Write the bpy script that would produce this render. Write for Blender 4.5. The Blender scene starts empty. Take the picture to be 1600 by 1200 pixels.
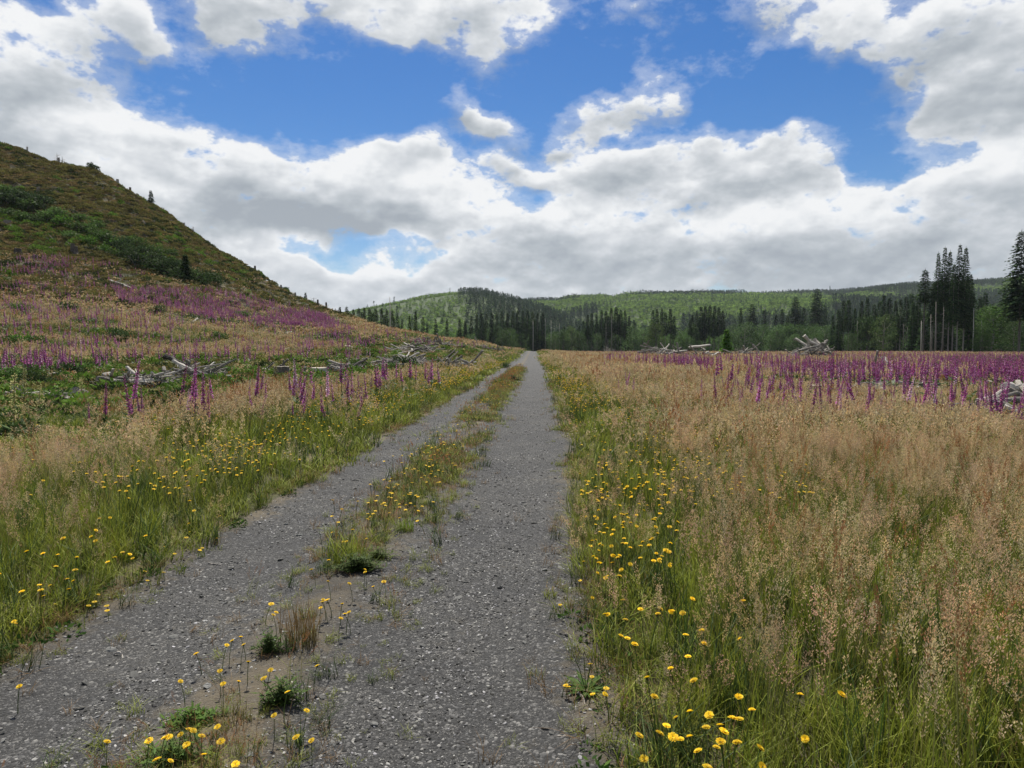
import bpy, math, random
import numpy as np
from mathutils import Vector, Matrix, Euler

R = math.radians
random.seed(7)
rng = np.random.default_rng(11)
SC = bpy.context.scene
COL = SC.collection

# ------------------------------------------------------------------ camera
F = 1081.0
CAMZ = 1.65
PITCH = math.atan(55.0 / F)
cam_d = bpy.data.cameras.new('camera')
cam_d.sensor_width = 36.0
cam_d.lens = 36.0 * F / 1600.0
cam_d.clip_start = 0.05
cam_d.clip_end = 9000
cam = bpy.data.objects.new('camera', cam_d)
cam.location = (0, 0, CAMZ)
cam.rotation_euler = (math.pi / 2 - PITCH, 0, 0)
COL.objects.link(cam)
SC.camera = cam
CP, SP = math.cos(PITCH), math.sin(PITCH)


def ray(x, y):
    """slope in X and Z per metre of forward distance for a pixel of the 1600x1200 photograph"""
    x = np.asarray(x, float); y = np.asarray(y, float)
    a = (x - 800) / F; b = (600 - y) / F
    dy = CP + b * SP
    return a / dy, (-SP + b * CP) / dy


def project(p):
    X, Y, Z = p[0], p[1], p[2] - CAMZ
    d = Y * CP - Z * SP
    return 800 + F * X / d, 600 - F * (Y * SP + Z * CP) / d


# ------------------------------------------------------------------ noise
def _hash(ix, iy, seed):
    h = (ix.astype(np.int64) * 374761393 + iy.astype(np.int64) * 668265263 + seed * 982451653) & 0xFFFFFFFF
    h = ((h ^ (h >> 13)) * 1274126177) & 0xFFFFFFFF
    h = (h ^ (h >> 16)) & 0xFFFFFF
    return h / float(0xFFFFFF)


def vnoise(x, y, seed=0):
    x = np.asarray(x, float); y = np.asarray(y, float)
    ix = np.floor(x); iy = np.floor(y)
    fx = x - ix; fy = y - iy
    fx = fx * fx * (3 - 2 * fx); fy = fy * fy * (3 - 2 * fy)
    a = _hash(ix, iy, seed); b = _hash(ix + 1, iy, seed)
    c = _hash(ix, iy + 1, seed); d = _hash(ix + 1, iy + 1, seed)
    return (a * (1 - fx) + b * fx) * (1 - fy) + (c * (1 - fx) + d * fx) * fy


def fbm(x, y, seed=0, o=4):
    s = 0; a = 0.5; t = 0
    x = np.asarray(x, float); y = np.asarray(y, float)
    for k in range(o):
        s = s + a * vnoise(x, y, seed + k * 17); t += a
        a *= 0.5; x = x * 2.03 + 3.1; y = y * 2.03 + 1.7
    return s / t


def sstep(a, b, x):
    t = np.clip((np.asarray(x, float) - a) / (b - a), 0, 1)
    return t * t * (3 - 2 * t)


# ------------------------------------------------------------------ terrain
ROADK = 0.0323                      # the road runs slightly to the right of straight ahead
def U(X, Y):
    return X - ROADK * Y


cols = {  # pixel column: (distance, pixel row) of the ground, near to far
    0:   [(30, 598), (45, 565), (65, 520), (90, 465), (110, 425), (125, 370), (145, 290), (165, 222)],
    150: [(26, 0), (40, 577), (60, 540), (85, 490), (105, 455), (118, 420), (130, 385), (150, 320), (168, 265)],
    250: [(26, 0), (40, 580), (60, 548), (85, 500), (110, 460), (125, 430), (140, 395), (160, 345), (170, 325)],
    350: [(26, 0), (40, 580), (60, 552), (90, 510), (120, 468), (135, 450), (150, 425), (165, 400)],
    430: [(28, 0), (45, 577), (70, 548), (100, 510), (130, 480), (150, 465), (165, 450)],
    490: [(30, 0), (50, 572), (80, 540), (110, 512), (140, 493), (160, 483), (170, 480)],
    540: [(32, 0), (55, 567), (90, 530), (120, 510), (150, 497), (160, 494.5)],
    600: [(36, 0), (60, 563), (80, 545), (100, 530), (130, 517), (140, 515)],
    700: [(50, 0), (70, 562), (85, 550), (110, 537), (125, 532)],
    760: [(70, 0), (90, 557), (110, 545), (130, 539)],
    805: [(105, 0), (150, 552), (200, 546.5)],
    850: [(130, 0), (190, 551)],
}
TY = np.concatenate([np.linspace(1, 200, 400), np.linspace(202, 700, 250)])
TT = np.linspace(-2.2, 1.6, 381)
ctz, ctt = [], []
for px in sorted(cols):
    ys, zs = [1.0, 15.0], [0.0, 0.0]
    for (d, row) in cols[px]:
        z = 0.0 if row == 0 else CAMZ + float(ray(px, row)[1]) * d
        ys.append(d); zs.append(z)
    zl, dl = zs[-1], ys[-1]
    ys += [dl + 14, dl + 45, dl + 130, 700]
    zs += [zl * 1.0 + min(1.2, zl * .03), zl * 0.82, 0.0, 0.0]
    ctz.append(np.interp(TY, ys, zs)); ctt.append((px - 800) / F)
ctt = [-2.2, -1.35] + ctt + [0.10, 1.6]
ctz = [np.interp(TY, TY * 0.62, ctz[0]), np.interp(TY, TY * 0.80, ctz[0] * 1.05)] + ctz + [ctz[0] * 0, ctz[0] * 0]
ctz = np.array(ctz); ctt = np.array(ctt)
TAB = np.empty((len(TT), len(TY)))
for j in range(len(TY)):
    TAB[:, j] = np.interp(TT, ctt, ctz[:, j])
for _ in range(3):      # soften the joins
    TAB[1:-1] = (TAB[:-2] + 2 * TAB[1:-1] + TAB[2:]) / 4
    TAB[:, 1:-1] = (TAB[:, :-2] + 2 * TAB[:, 1:-1] + TAB[:, 2:]) / 4


def base_h(X, Y):
    X = np.asarray(X, float); Y = np.asarray(Y, float)
    Yc = np.maximum(Y, 1.0)
    t = np.clip(X / Yc, -2.19, 1.59)
    fi = (t - TT[0]) / (TT[1] - TT[0])
    i = np.clip(fi.astype(int), 0, len(TT) - 2); fi = fi - i
    fj = np.where(Yc < 200, (Yc - 1) / (199 / 399.0), 400 + (Yc - 202) / (498 / 249.0))
    fj = np.clip(fj, 0, len(TY) - 1.001)
    j = fj.astype(int); fj = fj - j
    return (TAB[i, j] * (1 - fi) + TAB[i + 1, j] * fi) * (1 - fj) + (TAB[i, j + 1] * (1 - fi) + TAB[i + 1, j + 1] * fi) * fj


def road_right(Y):
    return np.interp(Y, [1, 5, 11, 20, 32, 300], [0.22, 0.34, 0.58, 0.74, 0.86, 0.95])


def road_left(Y):
    return np.full_like(np.asarray(Y, float), -2.74)


def H(X, Y):
    X = np.asarray(X, float); Y = np.asarray(Y, float)
    z = base_h(X, Y)
    u = U(X, Y)
    off = np.maximum(u - 1.0, -u - 2.9)
    a = sstep(0.0, 4.0, off)
    z = z + a * (0.34 * (fbm(X / 6.5, Y / 6.5, 5) - 0.5) + 0.10 * (vnoise(X / 1.6, Y / 1.6, 9) - 0.5))
    z = z + sstep(0, .8, off) * 0.03
    b = sstep(3.0, 12.0, z)
    z = z + b * (3.6 * (fbm(X / 16, Y / 16, 21) - 0.5) + 0.5 * (vnoise(X / 2.6, Y / 2.6, 33) - 0.5))
    # the two worn wheel tracks and the raised middle
    near = 1 - sstep(0, 0.5, off)
    z = z + near * (-0.028 * np.exp(-((u + 2.2) / 0.32) ** 2) - 0.028 * np.exp(-((u + 0.35) / 0.4) ** 2)
                    + 0.030 * np.exp(-((u + 1.3) / 0.30) ** 2) + 0.020 * (fbm(X * 1.6, Y * 1.1, 3) - 0.5))
    return z


MARCH = np.concatenate([np.geomspace(1.3, 60, 420), np.linspace(60.3, 260, 460), np.linspace(262, 700, 100)])


def px_ground(xs, ys, off=0.0):
    """where the lines of sight through these pixels meet the ground (raised by off)"""
    xs = np.atleast_1d(np.asarray(xs, float)); ys = np.atleast_1d(np.asarray(ys, float))
    out = []
    for k in range(0, len(xs), 1500):
        tx, tz = ray(xs[k:k + 1500], ys[k:k + 1500])
        Xg = tx[:, None] * MARCH[None]; Zg = CAMZ + tz[:, None] * MARCH[None]
        Yg = np.broadcast_to(MARCH[None], Xg.shape)
        below = Zg < (H(Xg, Yg) + off)
        idx = below.argmax(1)
        ok = below.any(1)
        d = MARCH[idx]
        res = np.stack([tx * d, d, np.zeros_like(d)], 1)
        res[~ok] = np.nan
        out.append(res)
    p = np.concatenate(out)
    good = ~np.isnan(p[:, 0])
    p[good, 2] = H(p[good, 0], p[good, 1])
    return p


def sky_pt(x):
    """the ground point that makes the near hill's skyline in this column"""
    tx = float(ray(x, 500)[0])
    d = np.linspace(70, 200, 900)
    z = H(tx * d, d)
    k = int(((z - CAMZ) / d).argmax())
    return Vector((tx * d[k], d[k], z[k]))


def pg(x, y, off=0.0):
    p = px_ground([x], [y], off)[0]
    return Vector(p)


def inside_poly(x, y, poly):
    ins = np.zeros(len(x), bool)
    j = len(poly) - 1
    for i in range(len(poly)):
        xi, yi = poly[i]; xj, yj = poly[j]
        ins ^= ((yi > y) != (yj > y)) & (x < (xj - xi) * (y - yi) / (yj - yi + 1e-9) + xi)
        j = i
    return ins


# ------------------------------------------------------------------ tagging
ORDW = ['', 'first', 'second', 'third', 'fourth', 'fifth', 'sixth', 'seventh', 'eighth', 'ninth', 'tenth', 'eleventh', 'twelfth',
        'thirteenth', 'fourteenth', 'fifteenth', 'sixteenth', 'seventeenth', 'eighteenth', 'nineteenth']
TENS = ['', '', 'twenty', 'thirty', 'forty', 'fifty', 'sixty', 'seventy', 'eighty', 'ninety']


def ordinal(n):
    if n < 20: return ORDW[n]
    if n % 10 == 0: return TENS[n // 10][:-1] + 'ieth'
    return TENS[n // 10] + '-' + ORDW[n % 10]


def tag(o, label=None, cat=None, group=None, kind=None):
    if label: o['label'] = label
    if cat: o['category'] = cat
    if group: o['group'] = group
    if kind: o['kind'] = kind
    return o


ROWS = {}


def in_row(o, group, template, cat):
    """a member of a row or heap: its label says which one it is, counted from the left"""
    tag(o, None, cat, group)
    ROWS.setdefault((group, template), []).append(o)
    return o


def label_rows():
    for (group, template), os_ in ROWS.items():
        os_.sort(key=lambda o: project(o.location)[0])
        n = len(os_)
        for k, o in enumerate(os_):
            w = 'leftmost' if k == 0 else ('rightmost' if k == n - 1 else ordinal(k + 1) + ' from the left')
            if n == 1:
                o['label'] = template
            else:
                o['label'] = template + ', ' + w


# ------------------------------------------------------------------ materials
def new_mat(name):
    m = bpy.data.materials.new(name)
    m.use_nodes = True
    nt = m.node_tree
    nt.nodes.clear()
    out = nt.nodes.new('ShaderNodeOutputMaterial')
    return m, nt, out


def N(nt, typ, **kw):
    n = nt.nodes.new(typ)
    for k, v in kw.items():
        if k.startswith('i_'):
            n.inputs[k[2:].replace('_', ' ')].default_value = v
        else:
            setattr(n, k, v)
    return n


def plant_mat(name, trans=0.35, rough=0.6, inst=True, spec=0.25):
    """vertex colour of the plant's own parts times the plant's own tint, with light passing through"""
    m, nt, out = new_mat(name)
    vc = N(nt, 'ShaderNodeAttribute', attribute_name='col')
    col = vc.outputs['Color']
    if inst:
        ia = N(nt, 'ShaderNodeAttribute', attribute_name='tint', attribute_type='INSTANCER')
        mx = N(nt, 'ShaderNodeMix', data_type='RGBA', blend_type='MULTIPLY')
        mx.inputs['Factor'].default_value = 1
        nt.links.new(col, mx.inputs['A']); nt.links.new(ia.outputs['Color'], mx.inputs['B'])
        col = mx.outputs['Result']
    else:
        oi = N(nt, 'ShaderNodeObjectInfo')
        mr = N(nt, 'ShaderNodeMapRange'); mr.inputs['To Min'].default_value = 0.72; mr.inputs['To Max'].default_value = 1.3
        nt.links.new(oi.outputs['Random'], mr.inputs['Value'])
        mx = N(nt, 'ShaderNodeVectorMath', operation='SCALE')
        nt.links.new(col, mx.inputs[0]); nt.links.new(mr.outputs['Result'], mx.inputs['Scale'])
        col = mx.outputs[0]
    p = N(nt, 'ShaderNodeBsdfPrincipled')
    p.inputs['Roughness'].default_value = rough
    p.inputs['Specular IOR Level'].default_value = spec
    nt.links.new(col, p.inputs['Base Color'])
    t = N(nt, 'ShaderNodeBsdfTranslucent')
    nt.links.new(col, t.inputs['Color'])
    ms = N(nt, 'ShaderNodeMixShader'); ms.inputs[0].default_value = trans
    nt.links.new(p.outputs[0], ms.inputs[1]); nt.links.new(t.outputs[0], ms.inputs[2])
    nt.links.new(ms.outputs[0], out.inputs[0])
    return m


def ramp(nt, stops, fac=None):
    r = N(nt, 'ShaderNodeValToRGB')
    while len(r.color_ramp.elements) > len(stops): r.color_ramp.elements.remove(r.color_ramp.elements[-1])
    while len(r.color_ramp.elements) < len(stops): r.color_ramp.elements.new(0.5)
    for e, (p, c) in zip(r.color_ramp.elements, stops):
        e.position = p; e.color = (*c, 1)
    if fac is not None: nt.links.new(fac, r.inputs[0])
    return r


def wood_mat(name, dark, mid, light, scale=3.0):
    m, nt, out = new_mat(name)
    tc = N(nt, 'ShaderNodeTexCoord')
    mp = N(nt, 'ShaderNodeMapping'); mp.inputs['Scale'].default_value = (scale * 5, scale * 5, scale * .5)
    nt.links.new(tc.outputs['Object'], mp.inputs[0])
    n1 = N(nt, 'ShaderNodeTexNoise', i_Scale=1.5, i_Detail=6.0, i_Roughness=0.65)
    nt.links.new(mp.outputs[0], n1.inputs['Vector'])
    oi = N(nt, 'ShaderNodeObjectInfo')
    ad = N(nt, 'ShaderNodeMath', operation='MULTIPLY_ADD'); ad.inputs[1].default_value = 0.55; ad.inputs[2].default_value = -0.27
    nt.links.new(oi.outputs['Random'], ad.inputs[0])
    a2 = N(nt, 'ShaderNodeMath', operation='ADD')
    nt.links.new(ad.outputs[0], a2.inputs[0]); nt.links.new(n1.outputs['Fac'], a2.inputs[1])
    r = ramp(nt, [(0.25, dark), (0.5, mid), (0.75, light)], a2.outputs[0])
    p = N(nt, 'ShaderNodeBsdfPrincipled', i_Roughness=0.85)
    nt.links.new(r.outputs[0], p.inputs['Base Color'])
    b = N(nt, 'ShaderNodeBump', i_Strength=0.6, i_Distance=0.02)
    nt.links.new(n1.outputs['Fac'], b.inputs['Height']); nt.links.new(b.outputs[0], p.inputs['Normal'])
    nt.links.new(p.outputs[0], out.inputs[0])
    return m


def ground_mat():
    m, nt, out = new_mat('meadow_soil')
    tc = N(nt, 'ShaderNodeTexCoord')
    n1 = N(nt, 'ShaderNodeTexNoise', i_Scale=0.22, i_Detail=6.0, i_Roughness=0.6)
    n2 = N(nt, 'ShaderNodeTexNoise', i_Scale=2.5, i_Detail=8.0, i_Roughness=0.7)
    n3 = N(nt, 'ShaderNodeTexNoise', i_Scale=30.0, i_Detail=4.0, i_Roughness=0.7)
    for n in (n1, n2, n3): nt.links.new(tc.outputs['Object'], n.inputs['Vector'])
    r1 = ramp(nt, [(0.38, (0.032, 0.042, 0.013)), (0.5, (0.06, 0.054, 0.021)), (0.62, (0.085, 0.062, 0.031))], n1.outputs['Fac'])
    r2 = ramp(nt, [(0.3, (0.025, 0.027, 0.011)), (0.55, (0.062, 0.054, 0.024)), (0.75, (0.095, 0.073, 0.036))], n2.outputs['Fac'])
    mx = N(nt, 'ShaderNodeMix', data_type='RGBA'); mx.inputs['Factor'].default_value = 0.5
    nt.links.new(r1.outputs[0], mx.inputs['A']); nt.links.new(r2.outputs[0], mx.inputs['B'])
    p = N(nt, 'ShaderNodeBsdfPrincipled', i_Roughness=0.95)
    nt.links.new(mx.outputs['Result'], p.inputs['Base Color'])
    b = N(nt, 'ShaderNodeBump', i_Strength=0.8, i_Distance=0.03)
    nt.links.new(n3.outputs['Fac'], b.inputs['Height']); nt.links.new(b.outputs[0], p.inputs['Normal'])
    nt.links.new(p.outputs[0], out.inputs[0])
    return m


def road_mat():
    m, nt, out = new_mat('grey_gravel')
    tc = N(nt, 'ShaderNodeTexCoord')
    v1 = N(nt, 'ShaderNodeTexVoronoi', i_Scale=75.0, i_Randomness=1.0)
    v2 = N(nt, 'ShaderNodeTexVoronoi', i_Scale=190.0)
    n1 = N(nt, 'ShaderNodeTexNoise', i_Scale=0.9, i_Detail=6.0, i_Roughness=0.6)
    n2 = N(nt, 'ShaderNodeTexNoise', i_Scale=9.0, i_Detail=6.0, i_Roughness=0.7)
    for n in (v1, v2, n1, n2): nt.links.new(tc.outputs['Object'], n.inputs['Vector'])
    s = N(nt, 'ShaderNodeSeparateColor'); nt.links.new(v1.outputs['Color'], s.inputs[0])
    s2 = N(nt, 'ShaderNodeSeparateColor'); nt.links.new(v2.outputs['Color'], s2.inputs[0])
    r1 = ramp(nt, [(0.0, (0.0063, 0.0065, 0.0069)), (0.5, (0.0190, 0.0195, 0.0206)), (0.80, (0.048, 0.049, 0.051)), (0.93, (0.13, 0.13, 0.13)), (1.0, (0.22, 0.22, 0.215))], s.outputs[0])
    r2 = ramp(nt, [(0.0, (0.0053, 0.0054, 0.0058)), (0.55, (0.0190, 0.0195, 0.0201)), (0.88, (0.055, 0.055, 0.056)), (1.0, (0.19, 0.188, 0.182))], s2.outputs[0])
    mx = N(nt, 'ShaderNodeMix', data_type='RGBA')
    thr = ramp(nt, [(0.42, (0, 0, 0)), (0.58, (1, 1, 1))], n2.outputs['Fac'])
    nt.links.new(thr.outputs[0], mx.inputs['Factor'])
    nt.links.new(r1.outputs[0], mx.inputs['A']); nt.links.new(r2.outputs[0], mx.inputs['B'])
    # soil showing between the wheel tracks and along the edges: worn into the road, from the road's own coordinate
    at = N(nt, 'ShaderNodeAttribute', attribute_name='soil')
    so = N(nt, 'ShaderNodeMath', operation='ADD')
    nn = N(nt, 'ShaderNodeMath', operation='MULTIPLY_ADD'); nn.inputs[1].default_value = 1.6; nn.inputs[2].default_value = -0.8
    nt.links.new(n2.outputs['Fac'], nn.inputs[0])
    s0_ = N(nt, 'ShaderNodeMath', operation='MULTIPLY_ADD'); s0_.inputs[1].default_value = 1.3; nt.links.new(n1.outputs['Fac'], s0_.inputs[0])
    s1_ = N(nt, 'ShaderNodeMath', operation='SUBTRACT'); s1_.inputs[1].default_value = .60; nt.links.new(at.outputs['Fac'], s1_.inputs[0]); nt.links.new(s1_.outputs[0], s0_.inputs[2])
    nt.links.new(s0_.outputs[0], so.inputs[0]); nt.links.new(nn.outputs[0], so.inputs[1])
    sc_ = ramp(nt, [(0.30, (0, 0, 0)), (0.80, (1, 1, 1))], so.outputs[0])
    soil = ramp(nt, [(0.35, (0.035, 0.030, 0.021)), (0.65, (0.085, 0.07, 0.046))], n1.outputs['Fac'])
    m2 = N(nt, 'ShaderNodeMix', data_type='RGBA')
    nt.links.new(sc_.outputs[0], m2.inputs['Factor']); nt.links.new(mx.outputs['Result'], m2.inputs['A']); nt.links.new(soil.outputs[0], m2.inputs['B'])
    # broad paler and darker wear
    w = ramp(nt, [(0.3, (0.66, 0.66, 0.69)), (0.7, (1.42, 1.37, 1.28))], n1.outputs['Fac'])
    m3 = N(nt, 'ShaderNodeMix', data_type='RGBA', blend_type='MULTIPLY'); m3.inputs['Factor'].default_value = 1
    nt.links.new(m2.outputs['Result'], m3.inputs['A']); nt.links.new(w.outputs[0], m3.inputs['B'])
    p = N(nt, 'ShaderNodeBsdfPrincipled', i_Roughness=0.85)
    nt.links.new(m3.outputs['Result'], p.inputs['Base Color'])
    d1 = N(nt, 'ShaderNodeMath', operation='SUBTRACT'); d1.inputs[0].default_value = 0.7
    nt.links.new(v1.outputs['Distance'], d1.inputs[1])
    b = N(nt, 'ShaderNodeBump', i_Strength=0.8, i_Distance=0.010)
    nt.links.new(d1.outputs[0], b.inputs['Height'])
    b2 = N(nt, 'ShaderNodeBump', i_Strength=0.8, i_Distance=0.007)
    nt.links.new(s2.outputs[1], b2.inputs['Height']); nt.links.new(b.outputs[0], b2.inputs['Normal'])
    nt.links.new(b2.outputs[0], p.inputs['Normal'])
    nt.links.new(p.outputs[0], out.inputs[0])
    return m


M_GRASS = plant_mat('grass_blades', 0.35)
M_LEAF_I = plant_mat('leafy_cover', 0.28, spec=.06)
M_PETAL_I = plant_mat('petals_cover', 0.35)
M_LEAF = plant_mat('leaves', 0.28, inst=False, spec=.08)
M_NEEDLE = plant_mat('conifer_needles', 0.10, inst=False, rough=0.9, spec=.0)
M_NEEDLE_I = plant_mat('forest_needles', 0.42, rough=0.9, spec=.0)
M_PETAL = plant_mat('petals', 0.35, inst=False)
M_STONE = plant_mat('loose_stone', 0.0, rough=0.85)
M_TWIG_I = plant_mat('dead_twigs', 0.0, rough=0.9)
M_LOG = wood_mat('bleached_wood', (0.10, 0.088, 0.076), (0.245, 0.222, 0.195), (0.42, 0.392, 0.355))
M_LOGD = wood_mat('dark_wood', (0.025, 0.02, 0.017), (0.075, 0.062, 0.05), (0.16, 0.14, 0.12))
M_BARK = wood_mat('conifer_bark', (0.06, 0.05, 0.042), (0.13, 0.115, 0.098), (0.22, 0.20, 0.175), 1.0)
M_CUT = wood_mat('cut_wood', (0.14, 0.12, 0.09), (0.25, 0.215, 0.17), (0.36, 0.325, 0.27), 2.0)
M_GROUND = ground_mat()
M_ROAD = road_mat()


# ------------------------------------------------------------------ mesh builder
class MB:
    def __init__(s):
        s.v = []; s.f = []; s.c = []

    def add(s, vs, fs, col):
        b = len(s.v)
        s.v.extend(vs)
        s.f.extend(tuple(i + b for i in f) for f in fs)
        if isinstance(col, list): s.c.extend(col)
        else: s.c.extend([col] * len(vs))

    def tube(s, pts, rads, n=6, col=(1, 1, 1), cap=True, jag=0.0):
        vs, fs = [], []
        k = len(pts)
        for i, (p, r) in enumerate(zip(pts, rads)):
            a = pts[max(i - 1, 0)]; b = pts[min(i + 1, k - 1)]
            t = (Vector(b) - Vector(a))
            t = t.normalized() if t.length > 1e-9 else Vector((0, 0, 1))
            up = Vector((0, 0, 1)) if abs(t.z) < 0.9 else Vector((1, 0, 0))
            e1 = t.cross(up).normalized(); e2 = t.cross(e1)
            for j in range(n):
                an = 2 * math.pi * j / n
                rr = r * (1 + jag * (random.random() - 0.5))
                q = Vector(p) + e1 * math.cos(an) * rr + e2 * math.sin(an) * rr
                if jag and i in (0, k - 1): q = q + t * (random.random() - 0.5) * r * 1.2
                vs.append(tuple(q))
        for i in range(k - 1):
            for j in range(n):
                fs.append((i * n + j, i * n + (j + 1) % n, (i + 1) * n + (j + 1) % n, (i + 1) * n + j))
        if cap:
            fs.append(tuple(range(n))[::-1]); fs.append(tuple((k - 1) * n + j for j in range(n)))
        s.add(vs, fs, col)

    def strip(s, pts, wid, side, c0, c1):
        """a blade: a ribbon narrowing to its tip"""
        vs, fs, cs = [], [], []
        k = len(pts)
        sd = Vector(side)
        for i, p in enumerate(pts):
            t = i / (k - 1)
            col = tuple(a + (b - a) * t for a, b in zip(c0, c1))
            if i == k - 1:
                vs.append(tuple(p)); cs.append(col)
            else:
                w = wid * (1 - 0.55 * t) * 0.5
                vs.append(tuple(Vector(p) - sd * w)); vs.append(tuple(Vector(p) + sd * w)); cs += [col, col]
        for i in range(k - 2):
            fs.append((2 * i, 2 * i + 1, 2 * i + 3, 2 * i + 2))
        fs.append((2 * (k - 2), 2 * (k - 2) + 1, 2 * (k - 1)))
        s.add(vs, fs, cs)

    def leaf(s, p, d, w, l, col, nrm=None):
        """a small pointed leaf from p along d"""
        d = Vector(d).normalized()
        n = Vector(nrm) if nrm is not None else Vector((random.gauss(0, 1), random.gauss(0, 1), random.gauss(0, 1)))
        sd = d.cross(n)
        sd = sd.normalized() if sd.length > 1e-6 else Vector((1, 0, 0))
        p = Vector(p)
        s.add([tuple(p), tuple(p + d * l * .45 + sd * w * .5), tuple(p + d * l), tuple(p + d * l * .45 - sd * w * .5)], [(0, 1, 2, 3)], col)

    def mesh(s, name, mat, smooth=False):
        me = bpy.data.meshes.new(name)
        me.from_pydata(s.v, [], s.f)
        a = me.attributes.new('col', 'FLOAT_COLOR', 'POINT')
        arr = np.ones((len(s.v), 4), np.float32)
        arr[:, :3] = np.array(s.c, np.float32).reshape(-1, 3)
        a.data.foreach_set('color', arr.ravel())
        me.materials.append(mat)
        if smooth:
            me.polygons.foreach_set('use_smooth', [True] * len(me.polygons))
        me.update()
        return me

    def build(s, name, mat, parent=None, smooth=False, link=True):
        o = bpy.data.objects.new(name, s.mesh(name, mat, smooth))
        if link: COL.objects.link(o)
        if parent is not None: o.parent = parent
        return o


def empty(name, loc=(0, 0, 0), rz=0.0):
    o = bpy.data.objects.new(name, None)
    o.empty_display_size = 0.2
    o.location = loc; o.rotation_euler = (0, 0, rz)
    COL.objects.link(o)
    return o


def copy_tree(o, parent=None):
    c = o.copy(); COL.objects.link(c); c.parent = parent
    for ch in list(o.children): copy_tree(ch, c)
    return c


def vary(c, a=0.2):
    k = 1 + random.uniform(-a, a)
    return (c[0] * k * random.uniform(.93, 1.07), c[1] * k, c[2] * k * random.uniform(.9, 1.1))


# ------------------------------------------------------------------ scatter (only for uncountable stuff)
def scatter(name, pts, rots, scls, vids, tints, variants, label, cat):
    """one object of kind stuff: many plants set on points by geometry nodes"""
    n = len(pts)
    me = bpy.data.meshes.new(name)
    me.vertices.add(n)
    me.vertices.foreach_set('co', np.ascontiguousarray(pts, np.float32).ravel())
    a = me.attributes.new('rot', 'FLOAT_VECTOR', 'POINT'); a.data.foreach_set('vector', np.ascontiguousarray(rots, np.float32).ravel())
    a = me.attributes.new('scl', 'FLOAT_VECTOR', 'POINT'); a.data.foreach_set('vector', np.ascontiguousarray(scls, np.float32).ravel())
    a = me.attributes.new('vid', 'INT', 'POINT'); a.data.foreach_set('value', np.ascontiguousarray(vids, np.int32))
    t4 = np.ones((n, 4), np.float32); t4[:, :3] = tints
    a = me.attributes.new('tint', 'FLOAT_COLOR', 'POINT'); a.data.foreach_set('color', t4.ravel())
    c = bpy.data.collections.new(name + '_kinds')
    for k, vme in enumerate(variants):
        vo = bpy.data.objects.new('%s_kind_%03d' % (name, k), vme)
        c.objects.link(vo)
    ng = bpy.data.node_groups.new(name + '_scatter', 'GeometryNodeTree')
    ng.interface.new_socket('Geometry', in_out='INPUT', socket_type='NodeSocketGeometry')
    ng.interface.new_socket('Geometry', in_out='OUTPUT', socket_type='NodeSocketGeometry')
    gi = ng.nodes.new('NodeGroupInput'); go = ng.nodes.new('NodeGroupOutput')
    iop = ng.nodes.new('GeometryNodeInstanceOnPoints')
    ci = ng.nodes.new('GeometryNodeCollectionInfo')
    ci.inputs['Collection'].default_value = c
    ci.inputs['Separate Children'].default_value = True
    ci.inputs['Reset Children'].default_value = True
    iop.inputs['Pick Instance'].default_value = True

    def named(attr, typ):
        x = ng.nodes.new('GeometryNodeInputNamedAttribute'); x.data_type = typ
        x.inputs['Name'].default_value = attr
        return x.outputs[0]
    ng.links.new(gi.outputs[0], iop.inputs['Points'])
    ng.links.new(ci.outputs[0], iop.inputs['Instance'])
    ng.links.new(named('vid', 'INT'), iop.inputs['Instance Index'])
    ng.links.new(named('rot', 'FLOAT_VECTOR'), iop.inputs['Rotation'])
    ng.links.new(named('scl', 'FLOAT_VECTOR'), iop.inputs['Scale'])
    ng.links.new(iop.outputs[0], go.inputs[0])
    o = bpy.data.objects.new(name, me)
    COL.objects.link(o)
    md = o.modifiers.new('scatter', 'NODES'); md.node_group = ng
    tag(o, label, cat, None, 'stuff')
    return o


class Pts:
    """collects scattered points before they become one stuff object"""
    def __init__(s): s.p = []; s.r = []; s.s = []; s.v = []; s.t = []

    def add(s, p, vid, scl, tint, tilt=0.12, rz=None):
        n = len(p)
        if n == 0: return
        r = rng.normal(0, tilt, (n, 3)); r[:, 2] = rng.uniform(0, 2 * math.pi, n) if rz is None else rz
        scl = np.asarray(scl, float)
        if scl.ndim == 1: scl = np.repeat(scl[:, None], 3, 1)
        s.p.append(p); s.r.append(r); s.s.append(scl); s.v.append(np.asarray(vid, int) * np.ones(n, int)); s.t.append(np.asarray(tint, float) * np.ones((n, 3)))

    def build(s, name, variants, label, cat):
        return scatter(name, np.concatenate(s.p), np.concatenate(s.r), np.concatenate(s.s), np.concatenate(s.v), np.concatenate(s.t), variants, label, cat)


# ------------------------------------------------------------------ daylight
SUN_EL, SUN_AZ = R(62), R(-12)          # high sun, ahead and to the left
w = bpy.data.worlds.new('World'); SC.world = w; w.use_nodes = True
nt = w.node_tree; nt.nodes.clear()
wo = nt.nodes.new('ShaderNodeOutputWorld')
sky = N(nt, 'ShaderNodeTexSky', sky_type='NISHITA', sun_disc=False, sun_elevation=SUN_EL, sun_rotation=SUN_AZ,
        air_density=1.0, dust_density=0.3, ozone_density=2.5, altitude=50)
SKY_STR = 0.080
bg_sky = N(nt, 'ShaderNodeBackground'); bg_sky.inputs['Strength'].default_value = SKY_STR
hs = N(nt, 'ShaderNodeHueSaturation'); hs.inputs['Saturation'].default_value = 1.42; hs.inputs['Hue'].default_value = 0.508; hs.inputs['Value'].default_value = 0.83
nt.links.new(sky.outputs[0], hs.inputs['Color']); nt.links.new(hs.outputs[0], bg_sky.inputs['Color'])


def dir_azel(x, y):
    tx, tz = ray(x, y)
    return math.atan2(float(tx), 1.0), math.atan2(float(tz), math.hypot(1.0, float(tx)))


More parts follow.
